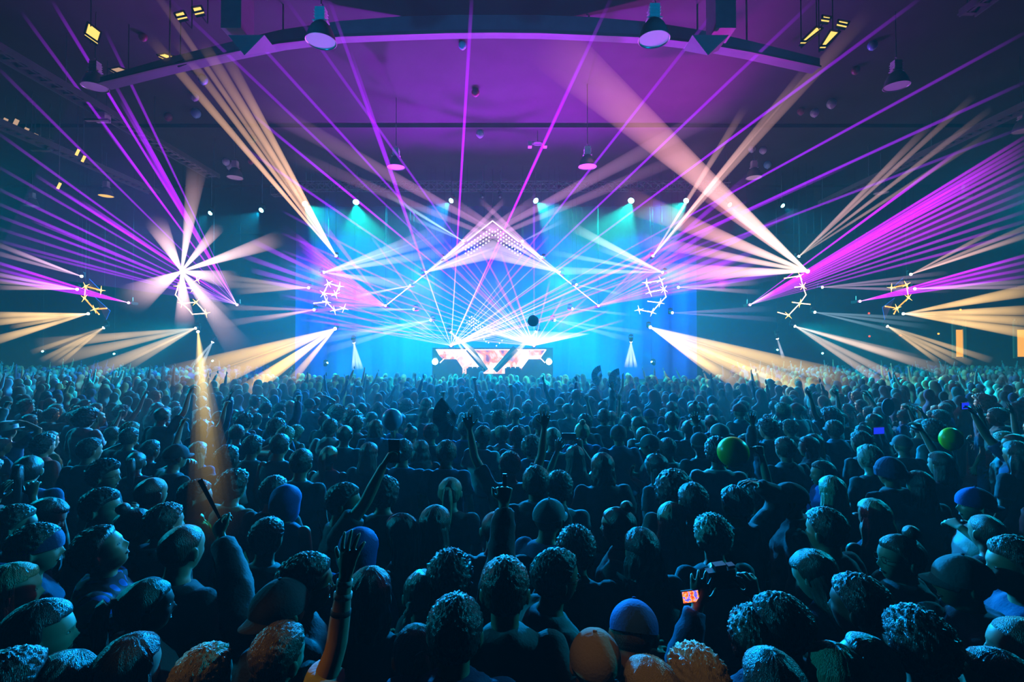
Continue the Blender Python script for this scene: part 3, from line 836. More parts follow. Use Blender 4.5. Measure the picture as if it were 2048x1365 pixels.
for args in (((257, 606), ((-20, 521, 13), (-20, 558, 13)), (.5, 0, 1), .55, 'flat violet laser sheet reaching the left edge'),
             ((1720, 603), ((2070, 505, 13), (2070, 552, 13)), (.6, 0, 1), .6, 'flat violet laser sheet reaching the right edge'),
             ((474, 610), ((190, 100, 13), (-20, 540, 14)), (.25, 0, .8), .20, 'dim wide violet laser sheet up left of the starburst'),
             ((1500, 610), ((2060, 270, 12), (2060, 400, 12)), (.65, 0, .9), .42, 'magenta laser sheet up right of the starry lamp'),
             ((771, 612), ((560, 440, 17), (560, 600, 17)), (.42, 0, 1), .42, 'broad violet laser sheet left of the roof line'),
             ((1197, 612), ((1560, 460, 17), (1560, 560, 17)), (.38, 0, 1), .34, 'broad violet laser sheet right of the roof line'),
             ((902, 692), ((560, 600, 18), (1160, 655, 20)), (.0, .02, .25), .10, 'low blue laser sheet over the LED wall'),
             ((1068, 692), ((940, 655, 21), (1180, 668, 20)), (1, .7, .75), 1.2, 'white-hot laser sheet over the right half of the LED wall'),
             ((902, 692), ((1060, 600, 20), (1080, 655, 21)), (1, .5, .75), .5, 'pink-white laser sheet rising right over the LED wall')):
    o, lab = sheet(*args[:-1], lab=args[-1])
    tag(o, lab, 'laser sheet', 'self-glowing laser sheets')

# ---------------------------------------------------------------- cyan wash lights on the rig (the lamps that light the place)
WASH = [(610, 408, 1, 1, 'leftmost over the main stage'), (712, 405, 0, 1.5, 'second from the left over the main stage'), (902, 402, -1, .8, 'just left of the dark centre bay'), (1072, 402, 1, 1.2, 'just right of the dark centre bay'),
        (1262, 402, -.5, 1.5, 'second from the right over the main stage'), (1372, 402, -1, 1, 'rightmost over the main stage'), (522, 421, -1, .7, 'above the starburst'), (420, 427, -1, .3, 'faint and outermost on the left'), (1460, 410, 1, .3, 'right of the main stage in the tan beam'), (1566, 412, 1, .22, 'faint and outermost on the right')]
for px, py, sx, e, lab in WASH:
    p = at(px, py, 22)
    f = fixture(px, py, 22, 'wash light with an aqua lens, ' + lab, lens=m_lens_c, aim=p + Vector((sx, -0.6, -1)), r=0.07 + 0.03 * e)
    MB().bar((0, 0.1, 0.35), (0, 0.1, CZ - p.z), 0.02).build('drop_pole', m_steel, f)
FLOORW = [(655, 726, 1, .5, 'left of the stage floor'), (1555, 700, 1, .5, 'on the far right floor'), (425, 722, -1, .8, 'at the left curtain edge'), (1303, 724, -1, .8, 'right of the LED wall'), (85, 703, -1, .2, 'at the far left'), (228, 708, -1, .12, 'between the far left and the curtain'), (1645, 707, -1, .1, 'on the far right, tiny')]
for px, py, sx, e, lab in FLOORW:
    fixture(px, py, 23 if px > 500 and px < 1400 else 24, 'small floor wash light with an aqua lens, ' + lab, lens=m_lens_c, aim=at(px, py, 22) + Vector((sx, 0.3, 1)), r=0.04)
for px, lab in ((870, 'blinding aqua floor light at the left end of the LED wall'), (1098, 'blinding aqua floor light at the right end of the LED wall')):
    f = fixture(px, 724, 21.6, lab, lens=emit('blinder_lens', (.6, 1, .95), 60), r=.11)

# rig truss pieces
def truss(p0, p1, w, lab):
    a, b = Vector(p0), Vector(p1)
    r = empty('truss', (a + b) / 2)
    c = r.location
    d = (b - a)
    L = d.length
    mb = MB()
    dn = d.normalized()
    sx = dn.cross(Vector((0, 0, 1))).normalized() * w / 2
    sz = Vector((0, 0, w / 2))
    cs = [sx + sz, sx - sz, -sx - sz, -sx + sz]
    for q in cs: mb.bar(a - c + q, b - c + q, 0.024)
    mb.build('chord', m_steel, r)
    mb = MB()
    n = max(2, int(L / w))
    for i in range(n):
        t0, t1 = a - c + d * i / n, a - c + d * (i + 1) / n
        for j in range(4):
            mb.bar(t0 + cs[j], t1 + cs[(j + 1) % 4], 0.012, 5)
            mb.bar(t0 + cs[j], t0 + cs[(j + 1) % 4], 0.012, 5)
    mb.build('lacing', m_steel, r)
    for e in (0.08, 0.92):
        q = a + d * e
        MB().bar(q - c + sz, Vector((q.x, q.y, CZ)) - c, 0.012).build('chain', m_steel, r)
    tag(r, lab, 'truss', 'rig trusses')
truss(at(545, 383, 20), at(594, 380, 20), .32, 'short black truss crossing the tan beams left of the wash lights')
truss(at(1410, 372, 20), at(1458, 376, 20), .32, 'short truss lit tan inside the wide right beam')
truss((SX - 9.5, 22.4, 9.85), (SX + 9.5, 22.4, 9.85), .35, 'long front truss carrying the row of aqua wash lights')
truss(at(850, 362, 24), at(905, 360, 24), .3, 'short truss above the left blue wash')
truss(at(1070, 360, 24), at(1130, 360, 24), .3, 'short truss above the right blue wash')
for px in (965, 1000):
    f = fixture(px, 395, 22, 'dark unlit moving head, %s one of the pair over the roof peak' % ('left' if px < 980 else 'right'), lens=m_steel, aim=at(px, 420, 21))
    MB().bar((0, 0, 0.35), (0, 0, CZ - f.location.z), 0.02).build('drop_pole', m_steel, f)


# ---------------------------------------------------------------- glowing honeycomb sculptures of tubes and star nodes
m_hexw = emit('warm_white_tube', (1.0, .62, .45), 3.2)
m_hexo = emit('orange_tube', (1.0, .26, .03), 3.0)
m_node = emit('white_node', (1.0, .85, .75), 5.0)
m_nodeo = emit('amber_node', (1.0, .5, .10), 5.0)
def sculpture(nodes, edges, spikes, lab, m, mn, d=21.0, r=.020, pane=None):
    P = [at(x, y, d) for x, y in nodes]
    c = sum(P, Vector()) / len(P)
    root = empty('light_sculpture', c)
    for a, b in edges:
        MB().bar(P[a] - c, P[b] - c, r).build('tube', m, root)
    for i, p in enumerate(P):
        big = spikes[i] if i < len(spikes) else 0
        mb = MB().ball(p - c, 0.024 + 0.022 * big, 10, 6)
        if big:
            for k in range(4):
                a = k * math.pi / 2 + 0.5 + i
                v = Vector((math.cos(a), 0, math.sin(a)))
                mb.tube([p - c, p - c + v * 0.07, p - c + v * 0.19], [0.040, 0.013, 0.003], 6)
        mb.build('node', mn, root, True)
    top = max(P, key=lambda p: p.z)
    MB().bar(top - c, Vector((top.x, top.y, CZ)) - c, 0.006).build('cable', m_black, root)
    if pane:
        for tri in pane:
            q = [at(x, y, d + 0.08) - c for x, y in tri]
            MB().prism(q, (0, 0.03, 0)).build('pane', mat('blue_pane', (.05, .12, .45), .3), root)
    tag(root, lab, 'light sculpture', 'glowing honeycomb sculptures')
    return root
S1 = [(657, 567), (679, 573), (647, 587), (671, 589), (653, 604), (628, 607), (669, 621), (688, 617)]
E1_ = [(0, 1), (0, 2), (1, 3), (2, 3), (2, 4), (4, 5), (4, 6), (6, 7)]
sculpture(S1, E1_, [1, 1, 1, .6, 1, 0, 1, .6], 'warm white honeycomb light sculpture left of the roof line', m_hexw, m_node)
S2 = [(1322, 561), (1293, 566), (1328, 579), (1300, 585), (1320, 606), (1296, 603), (1278, 620), (1304, 625), (1332, 594)]
sculpture(S2, [(0, 1), (0, 2), (1, 3), (2, 3), (2, 8), (8, 4), (4, 5), (4, 7), (6, 7)], [1, 1, 1, .8, 1, 0, .8, 1, 0], 'warm white honeycomb light sculpture right of the roof line', m_hexw, m_node)
S3 = [(395, 560), (356, 573), (387, 578), (351, 590), (364, 607), (392, 605), (412, 627), (385, 629), (378, 620)]
sculpture(S3, [(1, 2), (1, 3), (3, 4), (4, 5), (5, 6), (6, 7), (4, 8), (8, 7)], [.9, .6, .8, 0, .8, .7, 1, 0, 0], 'orange-edged honeycomb light sculpture under the starburst', m_hexw, m_nodeo)
S4 = [(1600, 552), (1569, 557), (1606, 573), (1612, 590), (1600, 607), (1577, 631), (1556, 625), (1585, 605), (1620, 609), (1590, 575)]
sculpture(S4, [(0, 1), (0, 2), (2, 3), (3, 4), (4, 5), (5, 6), (4, 7), (4, 8), (2, 9)], [1, 0, 1, 0, 1, 1, 0, 0, 0, 0], 'orange-edged light sculpture hanging under the brightest right lamp', m_hexw, m_nodeo)
S5 = [(171, 573), (202, 581), (169, 597), (189, 619), (213, 617), (198, 629)]
sculpture(S5, [(0, 1), (0, 2), (2, 3), (3, 4), (3, 5)], [.8, .6, .8, 1, 0, 0], 'amber light sculpture with blue panes on the far left', m_hexo, m_nodeo, r=.024, pane=[[(178, 558), (202, 582), (180, 590)], [(190, 595), (220, 622), (212, 640)]])
S6 = [(1813, 570), (1783, 576), (1817, 596), (1794, 617), (1771, 613), (1788, 628)]
sculpture(S6, [(0, 1), (0, 2), (2, 3), (3, 4), (3, 5)], [.8, .4, .8, 1, 0, 0], 'amber light sculpture with blue panes on the far right', m_hexo, m_nodeo, r=.024, pane=[[(1807, 556), (1783, 578), (1805, 588)], [(1790, 596), (1765, 615), (1770, 640)]])

# ---- roof line of light tubes over the stage and its dotted chains
root = empty('roof_frame', at(985, 560, 21.8))
c = root.location
for a, b in (((771, 612), (985, 442)), ((1197, 612), (985, 442))):
    MB().bar(at(a[0], a[1], 21.8) - c, at(b[0], b[1], 21.8) - c, .022).build('light_tube', emit('pale_tube', (1, .8, .85), 1.8), root)
for k, px in enumerate((771, 1197, 985)):
    p = at(px, 612 if k < 2 else 442, 21.8)
    MB().bar(p - c, Vector((p.x, p.y, CZ)) - c, .008).build('cable', m_black, root)
tag(root, 'gable shaped line of pale light tubes over the stage', 'light frame')
def dots(pts, lab, d=21.4, r=.028):
    P = [at(x, y, d) for x, y in pts]
    c = P[0]
    root = empty('dot_chain', c)
    for p in P: MB().ball(p - c, r, 8, 6).build('led', m_dot, root, True)
    mb = MB()
    for a, b in zip(P, P[1:]): mb.bar(a - c, b - c, .004, 4)
    mb.bar((0, 0, 0), (0, 0, CZ - c.z), .004, 4)
    mb.build('wire', m_black, root)
    tag(root, lab, 'light chain', 'dotted light chains')
def lattice(p0, p1, nrm, n, rows):
    out = []
    for j in range(rows):
        for i in range(n):
            t = (i + 0.5 * (j % 2)) / n
            out.append((p0[0] + (p1[0] - p0[0]) * t + nrm[0] * j, p0[1] + (p1[1] - p0[1]) * t + nrm[1] * j))
    return out
dots(lattice((926, 496), (985, 456), (2.5, 5.5), 10, 4)[:38], 'lattice of white dots along the left roof slope')
dots(lattice((1046, 496), (990, 456), (-2.5, 5.5), 10, 4)[:38], 'lattice of white dots along the right roof slope')
dots(lattice((934, 645), (960, 668), (2.5, -4.5), 6, 4), 'small cluster of white dots over the LED wall', r=.024)
dots([(968, 679), (972, 684), (977, 686)], 'three pinkish dots above the LED wall, left', r=.024)
dots([(1004, 682), (999, 687), (993, 692)], 'three pinkish dots above the LED wall, right', r=.024)

# ---------------------------------------------------------------- LED wall
def led_mat():
    m = bpy.data.materials.new('led_video')
    m.use_nodes = True
    nt = m.node_tree
    nt.nodes.clear()
    N, L = nt.nodes.new, nt.links.new
    out = N('ShaderNodeOutputMaterial')
    e = N('ShaderNodeEmission')
    tc = N('ShaderNodeTexCoord')
    nz = N('ShaderNodeTexNoise')
    nz.inputs['Scale'].default_value = 1.15
    nz.inputs['Detail'].default_value = 3
    nz.inputs['Distortion'].default_value = 1.3
    L(tc.outputs['Object'], nz.inputs['Vector'])
    cr = N('ShaderNodeValToRGB')
    cr.color_ramp.elements[0].position = .30
    cr.color_ramp.elements[0].color = (.01, .02, .10, 1)
    cr.color_ramp.elements[1].position = .66
    cr.color_ramp.elements[1].color = (1, .90, .82, 1)
    for p, cc in ((.40, (.25, .05, .12, 1)), (.48, (1, .22, .07, 1)), (.56, (1, .55, .45, 1))):
        x = cr.color_ramp.elements.new(p)
        x.color = cc
    L(nz.outputs['Fac'], cr.inputs[0])
    L(cr.outputs[0], e.inputs[0])
    e.inputs[1].default_value = 1.7
    L(e.outputs[0], out.inputs[0])
    m.cycles.emission_sampling = 'NONE'
    return m
root = empty('led_wall', at(985, 722, 22.8))
c = root.location
out = [(872, 700), (1092, 700), (1080, 719), (1057, 719), (1043, 738), (1040, 748), (925, 748), (925, 737), (913, 719), (886, 719), (878, 711)]
MB().prism([at(x, y, 22.8) - c for x, y in out], (0, .14, 0)).build('screen', led_mat(), root)
m_line = emit('screen_line', (1, .72, .62), 3)
for seq in ([(872, 700), (1092, 700)], [(897, 700), (913, 719), (925, 706), (936, 700)], [(938, 700), (945, 713), (925, 736)], [(1042, 700), (1056, 719), (1043, 736)], [(1092, 700), (1080, 716), (1090, 726)], [(988, 736), (1010, 712), (1030, 701)], [(880, 726), (888, 718)]):
    mb = MB()
    for a, b in zip(seq, seq[1:]): mb.bar(at(a[0], a[1], 22.72) - c, at(b[0], b[1], 22.72) - c, .02)
    mb.build('light_line', m_line, root)
for a, b in (((938, 697), (972, 742)), ((1032, 697), (990, 742))):
    MB().tube([at(a[0], a[1], 22.55) - c, at(b[0], b[1], 22.55) - c], [(.17, .05), (.12, .05)], 4).build('brace', m_black, root)
MB().box((0, .25, -0.22), (5.4, .3, 1.6)).build('support_frame', m_black, root)
tag(root, 'faceted LED wall showing white and orange clouds behind the booth', 'video wall')
for k, (x0, x1) in enumerate(((934, 966), (1010, 1042))):
    a, b = at(x0, 737, 22.2), at(x1, 752, 22.2)
    r = empty('dj_booth', ((a.x + b.x) / 2, 22.2, 1.1))
    h = a.z - 1.1
    MB().box((0, 0, h / 2), (b.x - a.x, .5, h)).build('desk', m_black, r)
    for s in (-1, 0, 1): MB().box((s * .2, -.05, h + .03), (.16, .3, .06)).build('player', mat('deck_black', (.02, .02, .02), .3), r)
    tag(r, 'low black booth desk in front of the LED wall, %s one' % ('left' if k == 0 else 'right'), 'booth', 'booth desks')
# ================================================================ people: body, clothes and hair built once per kind, then copied
HZ = 1.618                      # height of the middle of the skull of a 1.75 m person


def remesh(me, voxel, name, smooth_iter=0, decimate=None):
    o = bpy.data.objects.new('tmp', me)
    COL.objects.link(o)
    r = o.modifiers.new('r', 'REMESH')
    r.mode = 'VOXEL'
    r.voxel_size = voxel
    r.use_smooth_shade = True
    if smooth_iter:
        s = o.modifiers.new('s', 'SMOOTH')
        s.iterations = smooth_iter
        s.factor = 0.5
    if decimate:
        d = o.modifiers.new('d', 'DECIMATE')
        d.ratio = decimate
    dg = bpy.context.evaluated_depsgraph_get()
    out = bpy.data.meshes.new_from_object(o.evaluated_get(dg))
    out.name = name
    bpy.data.objects.remove(o)
    out.polygons.foreach_set('use_smooth', [True] * len(out.polygons))
    return out


def sm(a, b, x):
    t = max(0.0, min(1.0, (x - a) / (b - a)))
    return t * t * (3 - 2 * t)


def skull(d):
    """point of the bald head's surface in direction d (unit), head frame: x right, y forward, z up, origin mid-skull"""
    x, y, z = d
    p = Vector((x * 0.080, y * 0.099, z * 0.118))
    if z < 0:                       # jaw narrows and moves forward
        k = sm(0, 1, -z)
        p.x *= 1 - 0.28 * k
        if y < 0: p.y *= 1 - 0.30 * k
        p.y += 0.012 * k
    else:
        k = 1 + 0.30 * z * (1 - z * z)
        p.x *= k
        p.y *= k
        p.z = z * 0.118 * (1 - 0.05 * z)
    if y < 0 and z > -0.3: p.y *= 1.04
    return p


def head_mesh(mb, M):
    rings, seg = 40, 48
    vs, fs = [], []
    for i in range(rings + 1):
        t = math.pi * i / rings
        for k in range(seg):
            w = 2 * math.pi * k / seg
            d = Vector((math.sin(t) * math.cos(w), math.sin(t) * math.sin(w), math.cos(t)))
            p = skull(d)
            if d.y > 0:
                fx, fz = p.x, p.z
                g = lambda cx, cz, sx, sz: math.exp(-((fx - cx) / sx) ** 2 - ((fz - cz) / sz) ** 2)
                p.y += 0.020 * g(0, -0.030, 0.010, 0.014)        # nose tip
                p.y += 0.011 * g(0, -0.012, 0.008, 0.018)        # bridge
                p.y += 0.006 * g(0, 0.020, 0.040, 0.010)         # brow
                for sx in (-1, 1):
                    p.y -= 0.010 * g(sx * 0.030, 0.000, 0.014, 0.010)   # eye socket
                    p.y += 0.005 * g(sx * 0.030, -0.001, 0.008, 0.006)  # eyeball
                    p.y += 0.005 * g(sx * 0.042, -0.028, 0.016, 0.014)  # cheek
                p.y += 0.007 * g(0, -0.058, 0.020, 0.005)        # upper lip
                p.y += 0.007 * g(0, -0.071, 0.017, 0.005)        # lower lip
                p.y -= 0.004 * g(0, -0.0645, 0.022, 0.003)
                p.y += 0.012 * g(0, -0.100, 0.020, 0.016)        # chin
            vs.append(M @ p)
    for i in range(rings):
        for k in range(seg):
            k2 = (k + 1) % seg
            fs.append((i * seg + k, (i + 1) * seg + k, (i + 1) * seg + k2, i * seg + k2))
    mb.add(vs, fs)
    for s in (-1, 1):               # ears
        e = MB()
        e.ball((0, 0, 0), (0.010, 0.021, 0.034), 12, 8)
        E = M @ Matrix.Translation((s * 0.089, -0.010, -0.012)) @ Matrix.Rotation(s * R(-32), 4, 'Z') @ Matrix.Rotation(R(-10), 4, 'X')
        mb.add([E @ Vector(v) for v in e.v], e.f)
    return mb


def hand(mb, W, direc, normal, side, curl=(0.2, 0.25, 0.3, 0.35), thumb=0.5, spread=0.15):
    """palm and five fingers. direc: wrist to knuckles, normal: out of the palm, side: +1 when the thumb is on normal x direc"""
    d = Vector(direc).normalized()
    n = Vector(normal)
    n = (n - d * n.dot(d)).normalized()
    x = n.cross(d).normalized() * side          # towards the thumb
    W = Vector(W)
    K = W + d * 0.088
    mb.tube([W - d * 0.02, W + d * 0.01, W + d * 0.05, K], [(0.027, 0.020), (0.030, 0.018), (0.040, 0.016), (0.041, 0.013)], 12, up=n)
    offs = (0.034, 0.011, -0.012, -0.034)
    lens = (0.082, 0.090, 0.084, 0.067)
    for i in range(4):
        c = curl[i]
        p = K + x * offs[i] - d * (0.004 if i in (1, 2) else 0.010)
        dd = (d + x * (spread * (1.5 - i))).normalized()
        pts = [p - dd * 0.015]
        a = 0.0
        L = lens[i]
        pts.append(p.copy())
        for seg_l in (0.46, 0.30, 0.24):
            a += c * 1.1
            dirn = dd * math.cos(a) + n * math.sin(a)
            p = p + dirn * L * seg_l
            pts.append(p.copy())
        mb.tube(pts, [0.010, 0.010, 0.0092, 0.0085, 0.0060], 8)
    tb = W + d * 0.030 + x * 0.026 + n * 0.004
    d1 = (x * 0.85 + d * 0.55 + n * 0.30).normalized()
    d2 = (x * (0.75 - thumb) + d * 0.9 + n * (0.2 + thumb * 0.5)).normalized()
    mb.tube([tb - d1 * 0.018, tb + d1 * 0.018, tb + d1 * 0.040, tb + d1 * 0.040 + d2 * 0.030, tb + d1 * 0.040 + d2 * 0.050],
            [0.014, 0.0135, 0.0110, 0.0100, 0.0070], 8)


# a pose: joints of both arms (shoulder, elbow, wrist, hand direction, palm normal, curls), head turn
SHZ = 1.408


def arm(side, el, wr, hd, pn, curl=(0.2, 0.25, 0.3, 0.35), thumb=0.4, sh=None):
    return dict(s=side, S=Vector(sh) if sh else Vector((side * 0.178, -0.01, SHZ)), E=Vector(el), W=Vector(wr), hd=Vector(hd), pn=Vector(pn), curl=curl, thumb=thumb)


def rest(side):
    return arm(side, (side * 0.235, -0.03, 1.155), (side * 0.245, 0.07, 0.915), (0, 0.15, -1), (-side, 0, 0))


def chest(side):
    return arm(side, (side * 0.25, 0.02, 1.17), (side * 0.09, 0.22, 1.25), (-side * 0.5, 0.3, 0.8), (-side * 0.3, -1, 0.2), (0.6, 0.65, 0.7, 0.75))


def up(side, lean=0.0, fwd=0.0, curl=(0.12, 0.1, 0.16, 0.22), thumb=0.0, bend=0.0):
    S = Vector((side * 0.185, 0, SHZ + 0.035))
    E = S + Vector((side * (0.05 + lean), 0.05 + fwd, 0.27)).normalized() * 0.285
    W = E + Vector((side * (0.0 + lean * 0.5 - bend), 0.03 + fwd * 0.6, 0.26)).normalized() * 0.255
    return arm(side, E, W, (W - E).normalized() + Vector((0, 0.05, 0)), (0, 1, 0), curl, thumb, sh=S)


POSES = {
    'stand': dict(arms=[rest(-1), rest(1)]),
    'chest': dict(arms=[chest(-1), chest(1)]),
    'look_left': dict(arms=[rest(-1), chest(1)], yaw=38),
    'look_right': dict(arms=[chest(-1), rest(1)], yaw=-38),
    'look_up': dict(arms=[rest(-1), rest(1)], pitch=26),
    'look_down': dict(arms=[chest(-1), chest(1)], pitch=-26),
    'right_up': dict(arms=[rest(-1), up(1, 0.03)]),
    'left_up': dict(arms=[up(-1, 0.10, 0.05, (0.9, 0.95, 1.0, 1.0)), rest(1)]),
    'both_up': dict(arms=[up(-1, 0.10, 0.0), up(1, 0.06, 0.04)]),
    'phone_up': dict(arms=[rest(-1), up(1, -0.02, 0.16, (0.55, 0.6, 0.62, 0.65), 0.5, bend=0.03)]),
    'fist_up': dict(arms=[rest(-1), up(1, 0.02, 0.12, (1.15, 1.2, 1.2, 1.2), 0.6)]),
    'reach_left': dict(arms=[arm(-1, (-0.40, 0.10, 1.60), (-0.60, 0.16, 1.76), (-0.75, 0.15, 0.65), (0.2, 0.9, -0.2), (0.8, 0.85, 0.9, 0.95), 0.5, sh=(-0.19, 0, SHZ + 0.02)), rest(1)]),
    'hand_on_head': dict(arms=[rest(-1), arm(1, (0.42, 0.02, 1.62), (0.20, 0.03, 1.74), (-0.9, 0.05, 0.25), (-0.2, 0, -1), (0.3, 0.3, 0.35, 0.4), 0.2, sh=(0.19, 0, SHZ + 0.03))]),
    'camera_up': dict(arms=[arm(-1, (-0.26, 0.20, 1.40), (-0.14, 0.30, 1.63), (0.2, 0.15, 1), (0.4, 0.9, 0), (0.25, 0.3, 0.3, 0.35), 0.5),
                            arm(1, (0.26, 0.20, 1.42), (0.13, 0.30, 1.66), (-0.2, 0.15, 1), (-0.4, 0.9, 0), (0.7, 0.75, 0.8, 0.8), 0.5)]),
    'elbow_out': dict(arms=[arm(-1, (-0.43, 0.08, 1.40), (-0.22, 0.22, 1.52), (0.9, 0.2, 0.2), (0, -0.4, -1), (0.5, 0.5, 0.5, 0.5), 0.3), rest(1)]),
    'gesture': dict(arms=[rest(-1), arm(1, (0.27, 0.10, 1.18), (0.20, 0.33, 1.30), (-0.1, 0.9, 0.25), (-0.2, 0.0, -1), (0.15, 0.2, 0.28, 0.35), 0.3)], yaw=0),
}


def head_matrix(pose):
    P = POSES[pose]
    base = Matrix.Translation((0, 0.0, 1.53))
    return base @ Matrix.Rotation(R(P.get('yaw', 0)), 4, 'Z') @ Matrix.Rotation(R(P.get('pitch', 0)), 4, 'X') @ Matrix.Translation((0, 0.018, HZ - 1.53))


TORSO = [  # z, half width, half depth, y offset
    (0.86, 0.150, 0.105, -0.015), (0.93, 0.168, 0.118, -0.018), (1.00, 0.160, 0.108, -0.010), (1.08, 0.142, 0.098, 0.0), (1.16, 0.146, 0.102, 0.002),
    (1.25, 0.160, 0.110, 0.0), (1.33, 0.176, 0.110, -0.006), (1.38, 0.180, 0.096, -0.012), (1.415, 0.160, 0.080, -0.018), (1.445, 0.118, 0.068, -0.020), (1.475, 0.076, 0.060, -0.016), (1.50, 0.058, 0.055, -0.012)]


def torso(mb, grow=0.0, zs=None, loose=0.0, top=None):
    pts, rad = [], []
    for z, a, b, y in TORSO:
        if top and z > top: continue
        if zs and z < zs: continue
        pts.append((0, y, z))
        k = loose * (1 if z < 1.36 else 0.3)
        rad.append((a + grow + k * 0.6, b + grow + k))
    mb.tube(pts, rad, 28, up=(0, 1, 0))


def limb(mb, a, b, c, radii, seg=14, e=0.5):
    """a-b-c with radii at a, mid, b, mid, c and a rounded joint"""
    a, b, c = Vector(a), Vector(b), Vector(c)
    d1 = (b - a); d2 = (c - b)
    pts = [a, a + d1 * 0.5, b - d1 * 0.08, b + d2 * 0.08, b + d2 * 0.4, c]
    r = [radii[0], radii[1], radii[2], radii[2], radii[3], radii[4]]
    mb.tube(pts, r, seg)


_lib = {}


def lib(key, fn):
    if key not in _lib:
        _lib[key] = fn()
    return _lib[key]


def body_mesh(pose):
    voxel = 0.0068 if any(A['W'].z > 1.3 for A in POSES[pose]['arms']) or pose == 'gesture' else 0.009
    mb = MB()
    head_mesh(mb, head_matrix(pose))
    Mh = head_matrix(pose)
    mb.tube([(0, -0.018, 1.42), (0, -0.008, 1.50), Mh @ Vector((0, -0.012, -0.05)), Mh @ Vector((0, -0.012, 0.0))], [0.066, 0.056, 0.055, 0.05], 16)
    torso(mb)
    for A in POSES[pose]['arms']:
        mb.ball(A['S'], 0.053)
        limb(mb, A['S'], A['E'], A['W'], [0.052, 0.047, 0.039, 0.038, 0.025])
        hand(mb, A['W'], A['hd'], A['pn'], (1 if A['s'] < 0 else -1) * (1 if A['hd'].z > -0.2 else 1), A['curl'], A['thumb'])
    for s in (-1, 1):
        limb(mb, (s * 0.088, -0.015, 0.90), (s * 0.100, 0.010, 0.49), (s * 0.105, -0.02, 0.09), [0.088, 0.074, 0.054, 0.054, 0.036])
        mb.tube([(s * 0.106, -0.07, 0.045), (s * 0.108, 0.02, 0.05), (s * 0.112, 0.12, 0.032), (s * 0.114, 0.17, 0.025)], [(0.034, 0.04), (0.038, 0.045), (0.042, 0.028), (0.030, 0.02)], 12, up=(0, 0, 1))
    return remesh(mb.mesh('body'), voxel, 'body_' + pose, 1)


def wrinkle(me, amp, seed=0.0, scale=7.0):
    n = len(me.vertices)
    no = np.empty(n * 3, 'f'); me.vertices.foreach_get('normal', no)
    co = np.empty(n * 3, 'f'); me.vertices.foreach_get('co', co)
    no = no.reshape(-1, 3); co = co.reshape(-1, 3)
    out = co.copy()
    for i in range(n):
        x, y, z = co[i]
        f = noise.noise(Vector((x * scale + seed, y * scale, z * scale * 1.7 + 3 * x * scale * 0.3)))
        f2 = noise.noise(Vector((x * scale * 2.6 + seed, y * scale * 2.6, z * scale * 3.5)))
        w = 1 - abs(f) * 2.2
        out[i] += no[i] * amp * (w * 0.8 + f2 * 0.5)
    me.vertices.foreach_set('co', out.ravel())
    me.update()
    return me


def top_mesh(pose, kind):
    """kind: tee, long, tank, hood (hoodie with the hood down), hoodup"""
    mb = MB()
    g = 0.016 if kind in ('tee', 'tank') else 0.026
    torso(mb, g, zs=0.90, loose=0.012, top=1.475)
    for A in POSES[pose]['arms']:
        S, E, W = A['S'], A['E'], A['W']
        inner = Vector((A['s'] * 0.10, S.y, min(S.z, SHZ) - 0.012))
        if kind == 'tank':
            mb.tube([inner, inner.lerp(S, 0.55)], [0.062, 0.050], 14)
            continue
        mb.ball(S, 0.052 + g * 0.7)
        if kind == 'tee':
            mb.tube([inner, S, S.lerp(E, 0.35), S.lerp(E, 0.66)], [0.055, 0.054 + g * 0.6, 0.056 + g * 0.6, 0.060 + g * 0.7], 16)
        else:
            d1, d2 = E - S, W - E
            mb.tube([inner, S, S + d1 * 0.5, E - d1 * 0.06, E + d2 * 0.06, E + d2 * 0.5, E + d2 * 0.93],
                    [0.058, 0.052 + g * .8, 0.050 + g, 0.043 + g, 0.043 + g, 0.038 + g, 0.031 + g * 0.6], 16)
    # collar
    if kind in ('tee', 'tank'):
        mb.tube([(0, -0.018, 1.43), (0, -0.012, 1.478)], [(0.100, 0.080), (0.070, 0.066)], 24, up=(0, 1, 0))
    else:
        mb.tube([(0, -0.018, 1.42), (0, -0.012, 1.500)], [(0.115, 0.090), (0.074, 0.072)], 24, up=(0, 1, 0))
    if kind == 'hood':
        mb.tube([(-0.10, 0.01, 1.47), (-0.085, -0.07, 1.475), (0, -0.105, 1.455), (0.085, -0.07, 1.475), (0.10, 0.01, 1.47)], [0.02, 0.034, 0.048, 0.034, 0.02], 12)
        mb.ball((0, -0.11, 1.42), (0.085, 0.035, 0.06))
    me = remesh(mb.mesh('top'), 0.016, 'top_%s_%s' % (pose, kind), 1)
    return wrinkle(me, 0.007 if kind in ('tee', 'tank') else 0.011, len(_lib) * 3.1)


def trousers_mesh(kind):
    mb = MB()
    torso(mb, 0.010, top=1.0)
    w = 0.018 if kind == 'jeans' else 0.032
    for s in (-1, 1):
        limb(mb, (s * 0.085, -0.015, 0.88), (s * 0.100, 0.010, 0.49), (s * 0.105, -0.02, 0.10 if kind == 'jeans' else 0.42), [0.092 + w * 0.5, 0.078 + w * 0.7, 0.056 + w, 0.056 + w * 0.8, 0.050 + w * 0.8])
    return wrinkle(remesh(mb.mesh('trousers'), 0.02, 'trousers_' + kind, 1), 0.006)


def shoe_mesh(side):
    mb = MB()
    for s in (side,):
        mb.tube([(s * 0.106, -0.085, 0.05), (s * 0.108, 0.0, 0.058), (s * 0.112, 0.10, 0.045), (s * 0.115, 0.195, 0.030)], [(0.036, 0.045), (0.044, 0.056), (0.049, 0.042), (0.034, 0.027)], 14, up=(0, 0, 1))
    return mb.mesh('shoe', True)


